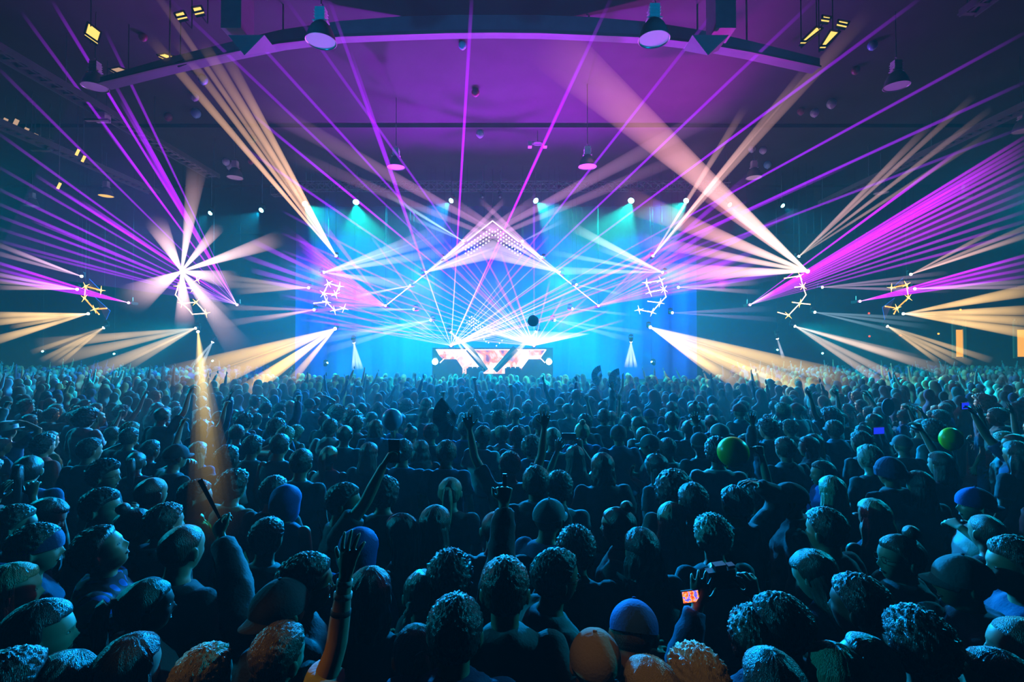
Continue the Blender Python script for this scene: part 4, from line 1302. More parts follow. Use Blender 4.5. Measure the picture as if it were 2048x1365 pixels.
# ---------------------------------------------------------------- hair and headwear in the head's own frame
def cap_mask(d, kind):
    """how much hair grows in direction d of the skull"""
    x, y, z = d
    # hairline: from forehead (y>0, z~0.62) over the ear down to the nape (y<0, z~-0.55)
    line = 0.52 * sm(-0.15, 0.75, y) - 0.62 * sm(0.35, -0.5, y) * 1.0
    if kind == 'bun' or kind == 'pony': line -= 0.02
    return sm(line - 0.12, line + 0.20, z)


def hair_shell(mb, thick, kind, rough, seed, freq=26, seg=72, rings=48, topk=0.0, M=Matrix()):
    vs, fs = [], []
    for i in range(rings + 1):
        t = math.pi * i / rings
        for k in range(seg):
            w = 2 * math.pi * k / seg
            d = Vector((math.sin(t) * math.cos(w), math.sin(t) * math.sin(w), math.cos(t)))
            m = cap_mask(d, kind)
            p = skull(d)
            if kind in ('curly', 'afro'):
                n1 = noise.noise(d * 6 + Vector((seed, 0, 0))) + 0.7 * noise.noise(d * 13 + Vector((seed, 2, 0)))
                m = sm(0.1, 0.9, m)
            elif kind in ('long', 'bun', 'pony', 'braid'):
                a = math.atan2(d.x, -d.y)
                n1 = math.sin(a * freq + 5 * noise.noise(d * 2 + Vector((seed, 0, 0)))) * 0.5 + noise.noise(d * 5 + Vector((seed, 1, 0)))
            else:
                n1 = noise.noise(Vector((d.x * 22, d.y * 7, d.z * 9)) + Vector((seed, 0, 0))) + 0.6 * noise.noise(d * 12 + Vector((0, seed, 0)))
            r = thick * (1 + topk * max(0, d.z)) + rough * n1
            off = m * r - (1 - m) * 0.009
            p = p + d * off
            vs.append(M @ p)
    for i in range(rings):
        for k in range(seg):
            k2 = (k + 1) % seg
            fs.append((i * seg + k, (i + 1) * seg + k, (i + 1) * seg + k2, i * seg + k2))
    mb.add(vs, fs)


def strands(mb, path, rad, seed, seg=40, freq=9, amp=0.10, flat=1.0):
    """a hanging mass of hair: closed loft whose outline is broken into locks"""
    n0 = len(mb.v)
    mb.tube(path, rad, seg, flat, up=(0, 1, 0))
    n = len(path)
    for i in range(n):
        c = Vector(path[i])
        for k in range(seg):
            v = Vector(mb.v[n0 + i * seg + k])
            w = 2 * math.pi * k / seg
            f = math.sin(w * freq + 1.3 * math.sin(i * 0.7 + seed)) * 0.55 + noise.noise(Vector((math.cos(w) * 2.4 + seed, math.sin(w) * 2.4, i * 0.35)))
            v = c + (v - c) * (1 + amp * f * (0.4 + 0.9 * i / n))
            if i == n - 1: v.z += 0.03 * noise.noise(Vector((w * 3, seed, 0)))
            mb.v[n0 + i * seg + k] = tuple(v)


def densify(pts, rad, n=14):
    P, Q = [], []
    m = len(pts) - 1
    for i in range(n + 1):
        t = i / n * m
        j = min(int(t), m - 1)
        f = t - j
        P.append(Vector(pts[j]).lerp(Vector(pts[j + 1]), f))
        a, b = rad[j], rad[j + 1]
        Q.append((a[0] + (b[0] - a[0]) * f, a[1] + (b[1] - a[1]) * f))
    return P, Q


def hair_mesh(kind):
    mb = MB()
    s = hash_(kind)
    if kind == 'shaved': hair_shell(mb, 0.0035, kind, 0.0008, s)
    elif kind == 'short': hair_shell(mb, 0.014, kind, 0.0075, s, topk=0.6, seg=96, rings=60)
    elif kind == 'fade': hair_shell(mb, 0.007, kind, 0.006, s, topk=2.8, seg=96, rings=60)
    elif kind == 'messy': hair_shell(mb, 0.024, kind, 0.013, s, topk=0.5, seg=96, rings=60)
    elif kind == 'curly': hair_shell(mb, 0.034, kind, 0.012, s, seg=96, rings=60)
    elif kind == 'afro': hair_shell(mb, 0.068, kind, 0.016, s, seg=110, rings=70)
    elif kind == 'bun':
        hair_shell(mb, 0.011, kind, 0.002, s)
        mb.ball((0, -0.055, 0.135), (0.040, 0.040, 0.036), 24, 14)
    elif kind == 'pony':
        hair_shell(mb, 0.011, kind, 0.002, s)
        P, Q = densify([(0, -0.095, 0.055), (0, -0.145, 0.06), (0, -0.165, -0.02), (0, -0.155, -0.14), (0, -0.145, -0.27)], [(0.018, 0.016), (0.032, 0.028), (0.040, 0.032), (0.036, 0.028), (0.010, 0.010)])
        strands(mb, P, Q, s, freq=5, amp=0.14)
    elif kind == 'braid':
        hair_shell(mb, 0.012, kind, 0.004, s)
        for sx in (-1, 1):
            pts = [(sx * 0.05, -0.09, -0.03), (sx * 0.065, -0.11, -0.08), (sx * 0.07, -0.115, -0.15), (sx * 0.07, -0.11, -0.23), (sx * 0.07, -0.11, -0.30)]
            P, Q = densify(pts, [(0.02, 0.02)] * 4 + [(0.008, 0.008)], 18)
            Q = [(a * (1 + 0.25 * math.sin(i * 2.1)), b * (1 + 0.25 * math.sin(i * 2.1))) for i, (a, b) in enumerate(Q)]
            mb.tube(P, Q, 12)
    elif kind in ('long', 'wavy', 'bob'):
        hair_shell(mb, 0.017, 'long', 0.0028, s, topk=0.2)
        end = {'long': -0.40, 'wavy': -0.36, 'bob': -0.17}[kind]
        k = 1.12 if kind == 'wavy' else 1.0
        pts = [(0, -0.020, 0.075), (0, -0.030, 0.0), (0, -0.040, -0.09), (0, -0.058, -0.17), (0, -0.080, (end - 0.17) / 2 - 0.02), (0, -0.092, end)]
        rad = [(0.062, 0.070), (0.094 * k, 0.088), (0.104 * k, 0.080), (0.118 * k, 0.072), (0.120 * k, 0.052), (0.085, 0.030)]
        if kind == 'bob': pts = pts[:4]; rad = [rad[0], rad[1], rad[2], (0.090, 0.060)]
        P, Q = densify(pts, rad, 20)
        if kind == 'wavy': Q = [(a * (1 + 0.05 * math.sin(i * 1.1)), b * (1 + 0.08 * math.sin(i * 1.1 + 1))) for i, (a, b) in enumerate(Q)]
        strands(mb, P, Q, s, seg=84, freq=17 if kind == 'long' else 11, amp=0.055 if kind == 'long' else 0.10)
        # keep the face free: pull front of the curtain behind the ears
        for i, v in enumerate(mb.v):
            x, y, z = v
            lim = 0.018 if z > -0.12 else 0.03
            if y > lim and z < 0.06 and math.hypot(x, y) > 0.03: mb.v[i] = (x, lim + (y - lim) * 0.05, z)
    me = mb.mesh('hair_' + kind, True)
    return me


def hash_(s):
    return sum(ord(c) * (i + 3) for i, c in enumerate(s)) % 97 * 0.37


def headwear_mesh(kind):
    mb = MB()
    if kind in ('cap', 'cap_back', 'flatcap'):
        rings, seg = 14, 40
        vs, fs = [], []
        for i in range(rings + 1):
            t = math.pi * 0.48 * i / rings
            for k in range(seg):
                w = 2 * math.pi * k / seg
                d = Vector((math.sin(t) * math.cos(w), math.sin(t) * math.sin(w), math.cos(t)))
                p = skull(d) * 1.0 + d * (0.014 if kind != 'flatcap' else 0.017)
                p.z += 0.004 * (1 - (i / rings) ** 2)
                p += d * 0.0016 * math.cos(6 * w) * math.sin(t)
                vs.append(p)
        for i in range(rings):
            for k in range(seg):
                k2 = (k + 1) % seg
                fs.append((i * seg + k, (i + 1) * seg + k, (i + 1) * seg + k2, i * seg + k2))
        mb.add(vs, fs)
        sgn = -1 if kind == 'cap_back' else 1
        L = 0.075 if kind != 'flatcap' else 0.045
        bv, bf = [], []
        n = 14
        for side in (0, 1):
            for i in range(n + 1):
                a = math.pi * (0.10 + 0.80 * i / n)
                for j in range(4):
                    r = j / 3.0
                    x = math.cos(a) * (0.086 + 0.004 * r)
                    y = sgn * (math.sin(a) * (0.098 + L * r) - 0.004)
                    z = 0.006 - 0.022 * r - 0.016 * (x / 0.09) ** 2 * (0.4 + r) + side * 0.006 + (0.012 if sgn < 0 else 0.02)
                    bv.append((x, y, z))
        W = 4
        o = (n + 1) * W
        for i in range(n):
            for j in range(3):
                a = i * W + j
                bf.append((a, a + 1, a + W + 1, a + W))
                bf.append((o + a, o + a + W, o + a + W + 1, o + a + 1))
            bf.append((i * W + 3, o + i * W + 3, o + (i + 1) * W + 3, (i + 1) * W + 3))
        mb.add(bv, bf)
        mb.ball((0, 0, 0.134), (0.009, 0.009, 0.004), 10, 6)
    elif kind in ('beanie', 'bandana'):
        rings, seg = 22, 60
        vs, fs = [], []
        for i in range(rings + 1):
            t = math.pi * (0.55 if kind == 'beanie' else 0.50) * i / rings
            for k in range(seg):
                w = 2 * math.pi * k / seg
                d = Vector((math.sin(t) * math.cos(w), math.sin(t) * math.sin(w), math.cos(t)))
                g = 0.016 + 0.002 * math.cos(20 * w) * math.sin(t) if kind == 'beanie' else 0.011 + 0.002 * math.cos(5 * w + 2 * t) * math.sin(t)
                if kind == 'beanie' and i > rings - 6: g += 0.008
                p = skull(d) + d * g
                p.z += 0.012 * (1 - (i / rings) ** 2) if kind == 'beanie' else 0.0
                vs.append(p)
        for i in range(rings):
            for k in range(seg):
                k2 = (k + 1) % seg
                fs.append((i * seg + k, (i + 1) * seg + k, (i + 1) * seg + k2, i * seg + k2))
        mb.add(vs, fs)
        if kind == 'bandana':
            mb.ball((0, -0.112, 0.0), (0.018, 0.014, 0.014))
            for sx in (-1, 1):
                mb.tube([(sx * 0.005, -0.115, -0.005), (sx * 0.03, -0.13, -0.05), (sx * 0.045, -0.125, -0.10)], [(0.010, 0.003), (0.018, 0.003), (0.006, 0.002)], 8)
    elif kind == 'hat':
        mb.lathe((0, 0, 0.02), [(0.160, 0.0), (0.165, 0.010), (0.105, 0.014), (0.100, 0.05), (0.090, 0.115), (0.05, 0.128), (0.01, 0.118)], 36)
        for i, v in enumerate(mb.v):
            x, y, z = v
            r = math.hypot(x, y)
            if r > 0.12: mb.v[i] = (x, y * 1.05, z + 0.9 * (abs(x) / 0.16) ** 2 * 0.03)
            else: mb.v[i] = (x, y * 1.15, z)
    elif kind == 'hoodup':
        rings, seg = 34, 60
        vs, fs = [], []
        for i in range(rings + 1):
            t = math.pi * 0.86 * i / rings
            for k in range(seg):
                w = 2 * math.pi * k / seg
                d = Vector((math.sin(t) * math.cos(w), math.sin(t) * math.sin(w), math.cos(t)))
                p = skull(d) + d * (0.026 + 0.004 * math.sin(3 * w + t * 5) * math.sin(t))
                if d.z < 0:
                    p.x *= 1 + 0.55 * (-d.z) ** 1.5
                    p.y = p.y * (1 + 0.1 * -d.z) - 0.02 * -d.z
                    p.z -= 0.03 * -d.z
                if d.y > 0.55 and -0.8 < d.z < 0.62:    # the opening for the face
                    p.y = min(p.y, 0.050)
                    p.x *= 1.02
                vs.append(p)
        for i in range(rings):
            for k in range(seg):
                k2 = (k + 1) % seg
                a = (i * seg + k, (i + 1) * seg + k, (i + 1) * seg + k2, i * seg + k2)
                c = sum((Vector(vs[q]) for q in a), Vector()) / 4
                if c.y > 0.045 and abs(c.x) < 0.062 and -0.09 < c.z < 0.085: continue
                fs.append(a)
        mb.add(vs, fs)
    return mb.mesh(kind, True)
# ================================================================ the crowd
rng = random.Random(11)
SKIN = [c for n, c in (('light', (0.62, 0.40, 0.30)), ('tan', (0.48, 0.28, 0.18)), ('brown', (0.26, 0.14, 0.08)), ('deep', (0.12, 0.06, 0.04)))]
HAIRC = {'black': (0.065, 0.06, 0.065), 'brown': (0.13, 0.095, 0.075), 'blonde': (0.55, 0.42, 0.24), 'pale': (0.60, 0.58, 0.50), 'red': (0.25, 0.03, 0.03), 'ginger': (0.35, 0.10, 0.02), 'blue': (0.05, 0.20, 0.55)}
TOPC = {'black': (0.06, 0.06, 0.07), 'navy': (0.04, 0.07, 0.20), 'grey': (0.16, 0.17, 0.18), 'white': (0.62, 0.64, 0.66), 'blue': (0.02, 0.09, 0.40), 'teal': (0.05, 0.30, 0.34), 'red': (0.45, 0.03, 0.03), 'green': (0.03, 0.55, 0.04), 'olive': (0.09, 0.11, 0.05), 'tan': (0.40, 0.30, 0.18),
        'denim': (0.07, 0.14, 0.26), 'maroon': (0.12, 0.01, 0.02), 'orange': (0.60, 0.12, 0.01), 'skin': None}


def objcol(m):
    nt = m.node_tree
    oi = nt.nodes.new('ShaderNodeObjectInfo')
    b = nt.nodes['Principled BSDF']
    for l in list(b.inputs['Base Color'].links): nt.links.remove(l)
    nt.links.new(oi.outputs['Color'], b.inputs['Base Color'])
    return m
M_SKIN = objcol(mat('skin', (.5, .3, .2), 0.48, spec=0.4))
M_HAIR = objcol(mat('hair', (.05, .03, .02), 0.36, spec=0.8, bump=0.5, bump_scale=9, stretch=(30, 30, 3)))
M_CLOTH = objcol(mat('cloth', (.1, .1, .1), 0.85, bump=0.15, bump_scale=90))
def hmat(c): return (M_HAIR, HAIRC[c])
def cmat(c): return (M_CLOTH, TOPC[c])
def hmat_(c): return mat('hair_' + c, HAIRC[c], 0.42, spec=0.55, bump=0.5, bump_scale=9, stretch=(30, 30, 3))
def cmat_(c): return mat('cloth_' + c, TOPC[c], 0.85, bump=0.15, bump_scale=90)
def plaid(c1, c2):
    nm = 'plaid_' + c1
    if nm in _mats: return _mats[nm]
    m = mat(nm, TOPC[c1], 0.85)
    nt = m.node_tree
    tc = nt.nodes.new('ShaderNodeTexCoord')
    ws = []
    for ax in ('X', 'Z'):
        w = nt.nodes.new('ShaderNodeTexWave')
        w.bands_direction = ax
        w.inputs['Scale'].default_value = 5.5
        w.inputs['Distortion'].default_value = 0.6
        nt.links.new(tc.outputs['Object'], w.inputs['Vector'])
        ws.append(w)
    mu = nt.nodes.new('ShaderNodeMath')
    mu.operation = 'MULTIPLY'
    nt.links.new(ws[0].outputs['Fac'], mu.inputs[0])
    nt.links.new(ws[1].outputs['Fac'], mu.inputs[1])
    cr = nt.nodes.new('ShaderNodeValToRGB')
    cr.color_ramp.interpolation = 'CONSTANT'
    cr.color_ramp.elements[0].color = (*TOPC[c2], 1)
    cr.color_ramp.elements[1].position = 0.3
    cr.color_ramp.elements[1].color = (*TOPC[c1], 1)
    nt.links.new(mu.outputs[0], cr.inputs[0])
    nt.links.new(cr.outputs[0], nt.nodes['Principled BSDF'].inputs['Base Color'])
    return m


def eye_mesh(s):
    return MB().ball((s * 0.030, 0.0825, 0.000), (0.0125, 0.0085, 0.0058), 14, 8).mesh('eye', True)
def iris_mesh(s):
    return MB().ball((s * 0.030, 0.0895, 0.000), (0.0048, 0.0025, 0.0048), 10, 6).mesh('iris', True)
def brow_mesh(s):
    return MB().tube([(s * 0.014, 0.0935, 0.0175), (s * 0.030, 0.0905, 0.0225), (s * 0.047, 0.078, 0.0185)], [(0.003, 0.002), (0.0035, 0.003), (0.0015, 0.001)], 8).mesh('eyebrow', True)
def lips_mesh():
    mb = MB()
    for z, t in ((-0.060, 0.0032), (-0.0685, 0.0040)):
        mb.tube([(-0.022, 0.0845, -0.0640), (-0.009, 0.0935, z), (0.009, 0.0935, z), (0.022, 0.0845, -0.0640)], [0.001, t, t, 0.001], 8)
    return mb.mesh('lips', True)
def glasses_mesh():
    mb = MB()
    for s in (-1, 1):
        ring = [(s * 0.031 + 0.021 * math.cos(a), 0.099, 0.001 + 0.016 * math.sin(a)) for a in [i * math.pi / 9 for i in range(19)]]
        mb.tube(ring, 0.0017, 6)
        mb.tube([(s * 0.052, 0.098, 0.004), (s * 0.074, 0.06, 0.004), (s * 0.083, -0.005, 0.006), (s * 0.083, -0.02, -0.004)], 0.0018, 6)
    mb.tube([(-0.011, 0.100, 0.004), (0, 0.104, 0.006), (0.011, 0.100, 0.004)], 0.0015, 6)
    return mb.mesh('glasses', True)
def wristband_mesh(pose, side, t=0.72, r=0.037):
    A = [a for a in POSES[pose]['arms'] if a['s'] == side][0]
    d = (A['W'] - A['E'])
    p = A['E'] + d * t
    return MB().tube([p - d.normalized() * 0.010, p + d.normalized() * 0.010], r, 20).mesh('wristband', True)
def pack_mesh():
    mb = MB()
    mb.tube([(0, -0.19, 1.02), (0, -0.21, 1.06), (0, -0.22, 1.25), (0, -0.20, 1.37), (0, -0.17, 1.41)], [(0.12, 0.05), (0.15, 0.075), (0.145, 0.075), (0.12, 0.06), (0.06, 0.03)], 20, up=(0, 1, 0))
    for s in (-1, 1): mb.tube([(s * 0.10, -0.16, 1.38), (s * 0.115, -0.06, 1.475), (s * 0.12, 0.06, 1.46), (s * 0.13, 0.135, 1.32), (s * 0.15, 0.10, 1.14), (s * 0.14, -0.14, 1.08)], [(0.006, 0.028)] * 6, 8)
    return mb.mesh('backpack', True)


PLACED = []      # (x, y) taken spots
PEOPLE = []
HEADOFF = {}


def person(px, py, h, yaw, pose, top, topc, hair, hairc, hw=None, hwc=None, label=None, skin=None, d=None, face=None, lower='jeans', lowc=None, x=None, y=None, group=None, z0=0.0, extras=()):
    sc = h / 1.75
    if d is None and y is None: d = F * (CAMZ - h - 0.01) / (py - 700.0)
    if x is None:
        p = at(px, py, d)
        x, y = p.x, p.y
        hm = head_matrix(pose)
        off = Matrix.Rotation(R(-yaw), 3, 'Z') @ (hm @ Vector((0, 0, 0.1))) * sc      # keep the top of the head at the pixel
        x -= off.x
        y -= off.y
    r = empty('person', (x, y, z0), R(-yaw))
    r.scale = (sc, sc, sc)
    sk = skin if skin is not None else rng.randrange(4) if rng.random() < .5 else rng.randrange(2)
    skm = (M_SKIN, SKIN[sk])
    def ch(name, key, fn, m, M=None):
        me = lib(key, fn)
        if isinstance(m, tuple): m, colr = m
        else: colr = None
        if me.materials and me.materials[0] != m:
            me = me.copy()
            me.materials.clear()
        o = bpy.data.objects.new(name, me)
        COL.objects.link(o)
        o.parent = r
        if M is not None: o.matrix_local = M
        if not me.materials: me.materials.append(m)
        if colr: o.color = (*colr, 1)
        return o
    ch('body', ('b', pose), lambda: body_mesh(pose), skm)
    if top: ch('hoodie' if top == 'hood' else 'shirt', ('t', pose, top), lambda: top_mesh(pose, top), topc if not isinstance(topc, str) else cmat(topc))
    ch('trousers', ('tr', lower), lambda: trousers_mesh(lower), cmat(lowc or rng.choice(('black', 'navy', 'denim', 'grey', 'black'))))
    shc = cmat(rng.choice(('black', 'white', 'grey')))
    for sd in (-1, 1): ch('shoe', ('shoe', sd), lambda: shoe_mesh(sd), shc)
    M = head_matrix(pose)
    if hair: ch('hair', ('h', hair), lambda: hair_mesh(hair), hmat(hairc), M)
    if hw: ch({'hoodup': 'hood', 'cap_back': 'cap', 'flatcap': 'cap'}.get(hw, hw), ('w', hw), lambda: headwear_mesh(hw), cmat(hwc or 'black'), M)
    ay = abs((yaw + {'look_left': -38, 'look_right': 38}.get(pose, 0) + 180) % 360 - 180)
    if face if face is not None else (ay > 40 and y < 6):
        for sd in (-1, 1):
            e_ = ch('eye', ('eye', sd), lambda: eye_mesh(sd), mat('eye_white', (.7, .7, .68), .2), M)
            i_ = ch('iris', ('iris', sd), lambda: iris_mesh(sd), mat('iris_brown', (.03, .015, .01), .15))
            i_.parent = e_
            ch('eyebrow', ('brow', sd), lambda: brow_mesh(sd), hmat('black'), M)
        ch('lips', 'lips', lips_mesh, mat('lips_rose', (.30, .09, .08), .4), M)
    for e in extras:
        if e == 'glasses': ch('glasses', 'glasses', glasses_mesh, mat('glasses_black', (.01, .01, .01), .25), M)
        elif e == 'backpack': ch('backpack', 'pack', pack_mesh, cmat('black'))
        elif e[0] == 'band': ch('wristband', ('wb', pose) + e[1:], lambda: wristband_mesh(pose, *e[1:4]), cmat(e[4]))
    tag(r, label, 'person', group)
    PLACED.append((x, y))
    PEOPLE.append((r, pose, sc))
    return r


def hand_point(r, pose, side, fwd=0.10, off=(0, 0, 0)):
    A = [a for a in POSES[pose]['arms'] if a['s'] == side][0]
    p = A['W'] + A['hd'].normalized() * fwd + A['pn'].normalized() * 0.03 + Vector(off)
    return Matrix.Translation(r.location) @ Matrix.Rotation(r.rotation_euler.z, 4, 'Z') @ (p * r.scale.x)


P_ = person
# ------------------------------------------------ nearest rows, one line per person, placed from the photo
g1 = P_(910, 1183, 1.77, 2, 'stand', 'hood', 'navy', 'short', 'black', label='person with short cropped black hair and a navy hooded top, large at the bottom centre', skin=1)
P_(1190, 1252, 1.62, 6, 'stand', 'tee', 'blue', 'shaved', 'brown', 'flatcap', 'tan', label='person in a tan flat cap lit warm yellow, ears showing', skin=0)
P_(1300, 1305, 1.60, 10, 'look_left', 'long', 'navy', 'long', 'blonde', label='person with long blonde hair glowing yellow at the bottom edge', skin=0)
P_(1392, 1290, 1.61, -20, 'stand', 'tee', 'black', 'messy', 'blonde', label='person with tousled short blond hair lit warm beside the long blonde one', skin=0)
P_(1268, 1176, 1.68, 15, 'look_down', 'tank', 'black', 'shaved', 'brown', 'cap', 'blue', label='person with bowed head in a blue peaked cap above the yellow blonde hair', skin=2)
g6 = P_(1112, 1092, 1.74, 68, 'gesture', 'tee', 'teal', 'short', 'black', label='person in profile with glasses and teal shirt holding out a forearm', skin=1, extras=('glasses',))
g7 = P_(558, 1240, 1.64, 25, 'right_up', 'tee', 'white', 'fade', 'brown', label='person in a white tee with yellow-lit hair raising a right arm with wristbands', skin=0, extras=(('band', 1, .92, .030, 'white'), ('band', 1, .74, .034, 'white'), ('band', 1, .5, .037, 'black')))
P_(408, 1282, 1.62, -15, 'look_right', 'tee', 'black', 'short', 'blonde', label='person with smooth short hair lit yellow, cut by the bottom edge', skin=0)
g11 = P_(612, 1100, 1.78, 62, 'stand', 'long', 'black', 'short', 'black', label='person in profile with glasses and curly black hair in front of the raised arm', skin=2, extras=('glasses',))
g10 = P_(560, 1150, 1.74, 28, 'reach_left', 'long', 'black', 'shaved', 'black', 'cap_back', 'black', label='person in a black backward cap reaching up left with a folded fan', skin=1)
P_(716, 1052, 1.66, 20, 'stand', 'hood', 'blue', None, 'blue', 'hoodup', 'blue', label='person in a raised blue hood right of the banded raised hand')
P_(738, 1128, 1.70, 0, 'chest', 'tank', 'black', 'bob', 'black', label='person with a round black bob behind the banded forearm')
P_(803, 1022, 1.66, -60, 'stand', 'tank', 'black', 'long', 'black', label='person with long black hair turned left, holding a hand up at the chest')
P_(870, 1006, 1.68, 10, 'stand', 'tee', 'teal', 'long', 'brown', label='person with long brown hair edged in teal light, left of the raised fist')
g16 = P_(900, 1100, 1.70, 0, 'fist_up', 'long', 'black', 'messy', 'black', label='person in a black leather sleeve raising a fist with a lighter')
P_(846, 1118, 1.64, -8, 'look_down', 'tank', 'grey', 'braid', 'brown', label='person with two braids, head bowed, behind the ponytail')
P_(832, 1238, 1.60, -20, 'stand', 'tank', 'white', 'pony', 'brown', label='person with a brown ponytail left of the large cropped head')
P_(990, 1014, 1.67, 0, 'stand', 'tee', 'grey', 'shaved', 'brown', label='person with a shaved round head and grey tee, ears standing out', skin=0)
P_(1098, 992, 1.72, 40, 'stand', 'tee', 'navy', 'shaved', 'brown', 'cap', 'teal', label='person in a cap turned sideways right of the shaved round head', skin=1)
P_(1152, 1052, 1.68, 0, 'chest', 'tee', 'black', 'messy', 'black', label='person with spiky black hair behind the profile with glasses')
P_(1236, 1007, 1.70, -62, 'stand', 'long', 'black', 'bun', 'black', label='person facing left with dark hair knotted on top')
P_(1283, 1050, 1.66, -10, 'stand', 'tee', 'black', 'wavy', 'black', label='person with long wavy black hair and a backpack', extras=('backpack',))
P_(1425, 1028, 1.68, -5, 'chest', 'tee', 'teal', 'messy', 'pale', label='person with teal-lit tousled pale hair above the camera screen')
P_(1343, 1000, 1.62, 10, 'stand', 'tank', 'grey', 'long', 'blonde', 'bandana', 'teal', label='person with a patterned headscarf tied over pale hair')
P_(1386, 962, 1.74, 0, 'stand', 'tee', 'black', 'short', 'black', label='person with smooth black hair in front of the big round curls')
P_(1349, 948, 1.70, 5, 'stand', 'tee', 'grey', 'afro', 'black', label='person with a big round head of curly hair')
g29 = P_(1472, 968, 1.74, -20, 'hand_on_head', 'hood', 'black', 'short', 'black', label='person with a hand held over the brow below the green balloon')
P_(1612, 1082, 1.68, -35, 'look_down', 'long', 'navy', 'long', 'brown', label='person with long dark hair lit violet along the top, leaning forward')
P_(1652, 1012, 1.76, -30, 'stand', 'long', 'black', 'fade', 'brown', label='person with faded cropped hair and broad black shoulders', skin=1)
P_(1580, 958, 1.74, -65, 'stand', 'hood', 'black', 'shaved', 'black', 'bandana', 'black', label='person facing left in a shiny patterned headscarf', skin=1)
P_(1664, 948, 1.66, 5, 'stand', 'tank', 'grey', 'long', 'blonde', label='person with smooth straight blonde hair lit teal')
P_(1747, 993, 1.66, -8, 'stand', 'tank', 'navy', 'wavy', 'blonde', label='person with wavy shoulder length blonde hair')
P_(1800, 1060, 1.72, -85, 'stand', 'long', 'black', 'bun', 'brown', label='person in left profile with glasses and hair pulled up', skin=0, extras=('glasses',))
P_(1718, 1142, 1.74, -40, 'stand', 'hood', 'black', 'short', 'black', label='person with dark cropped hair and beard, nearly black against the crowd', skin=3)
P_(1835, 1215, 1.72, -10, 'stand', 'tee', 'teal', 'messy', 'black', label='person with a black backpack over a teal tee at the lower right', extras=('backpack',))
P_(1752, 1262, 1.64, -75, 'look_up', 'tank', 'black', 'long', 'pale', label='person with head tilted back and long pale hair falling behind', skin=0)
P_(1672, 1278, 1.62, -30, 'stand', 'tank', 'black', 'wavy', 'blonde', label='person with loose blonde strands beside the tilted head')
P_(1925, 1102, 1.72, -70, 'stand', 'hood', 'navy', 'shaved', 'brown', 'cap', 'grey', label='person in a flat-brimmed cap facing left, below the raised bare arm', skin=2)
g42 = P_(1950, 970, 1.70, -75, 'elbow_out', 'tank', 'white', 'shaved', 'brown', 'cap_back', 'blue', label='person in a royal blue backward cap and pale vest, bare arm bent', skin=0)
P_(2032, 1068, 1.80, -70, 'stand', 'tee', 'navy', 'fade', 'brown', label='person in left profile with swept-up hair at the right edge', skin=1)
g44 = P_(2030, 862, 1.80, -65, 'phone_up', 'tee', 'navy', 'shaved', 'brown', label='bald person at the right edge holding up a phone', skin=1)
P_(2046, 1218, 1.70, -60, 'stand', 'tank', 'grey', 'shaved', 'brown', label='person cut by the right edge near the bottom corner', skin=1)
P_(1838, 938, 1.66, -5, 'stand', 'tee', 'black', 'long', 'black', label='person with long straight black hair left of the blue backward cap')
P_(1780, 912, 1.74, -10, 'stand', 'hood', 'black', 'shaved', 'brown', 'beanie', 'navy', label='person in a navy knit beanie with collar turned up')
P_(1738, 887, 1.76, -15, 'stand', 'tee', 'black', 'short', 'pale', label='person with smooth pale hair left of the knit beanie', skin=0)
P_(1570, 872, 1.76, -10, 'stand', 'long', 'black', 'fade', 'brown', label='person in a dark jacket with close cropped sides right of the green balloon', skin=0)
P_(1668, 838, 1.74, -10, 'stand', 'long', 'denim', 'short', 'brown', 'cap', 'grey', label='person in a denim jacket and cap among the crowd on the right')
P_(1617, 870, 1.68, -50, 'stand', 'hood', 'black', 'bob', 'black', label='person facing left with a dark bob beside the dark jacket')
P_(1645, 918, 1.64, -80, 'stand', 'long', 'blue', 'wavy', 'black', label='person in left profile with wavy dark hair and a blue wrap')
P_(1842, 836, 1.72, 60, 'stand', 'tee', 'black', 'shaved', 'brown', 'cap', 'white', label='person in a white peaked cap facing right')
P_(1998, 812, 1.74, -50, 'look_down', 'long', plaid('green', 'black'), 'short', 'ginger', label='person with orange hair and neon green plaid shirt looking down', skin=0)
P_(1880, 900, 1.68, -20, 'phone_up', 'tee', 'white', 'long', 'brown', label='person in a white top holding an arm up beside the lime balloon')
P_(2040, 800, 1.72, -60, 'stand', 'tee', 'navy', 'short', 'black', label='person with short black hair behind the bald one at the right edge')
P_(2000, 1290, 1.66, -30, 'stand', 'hood', 'black', 'long', 'black', label='person with long black hair in the bottom right corner')
P_(1560, 1180, 1.72, -55, 'stand', 'long', 'black', 'short', 'black', label='person in left profile, almost black, below the violet-lit hair', skin=2)
P_(1545, 1290, 1.68, -10, 'stand', 'hood', 'black', 'bob', 'black', label='person in the dark at the bottom between blond curls and blonde strands')
g57 = P_(1512, 1212, 1.64, 0, 'camera_up', 'long', 'navy', 'messy', 'brown', label='person holding up a camera with a glowing orange screen', skin=0)
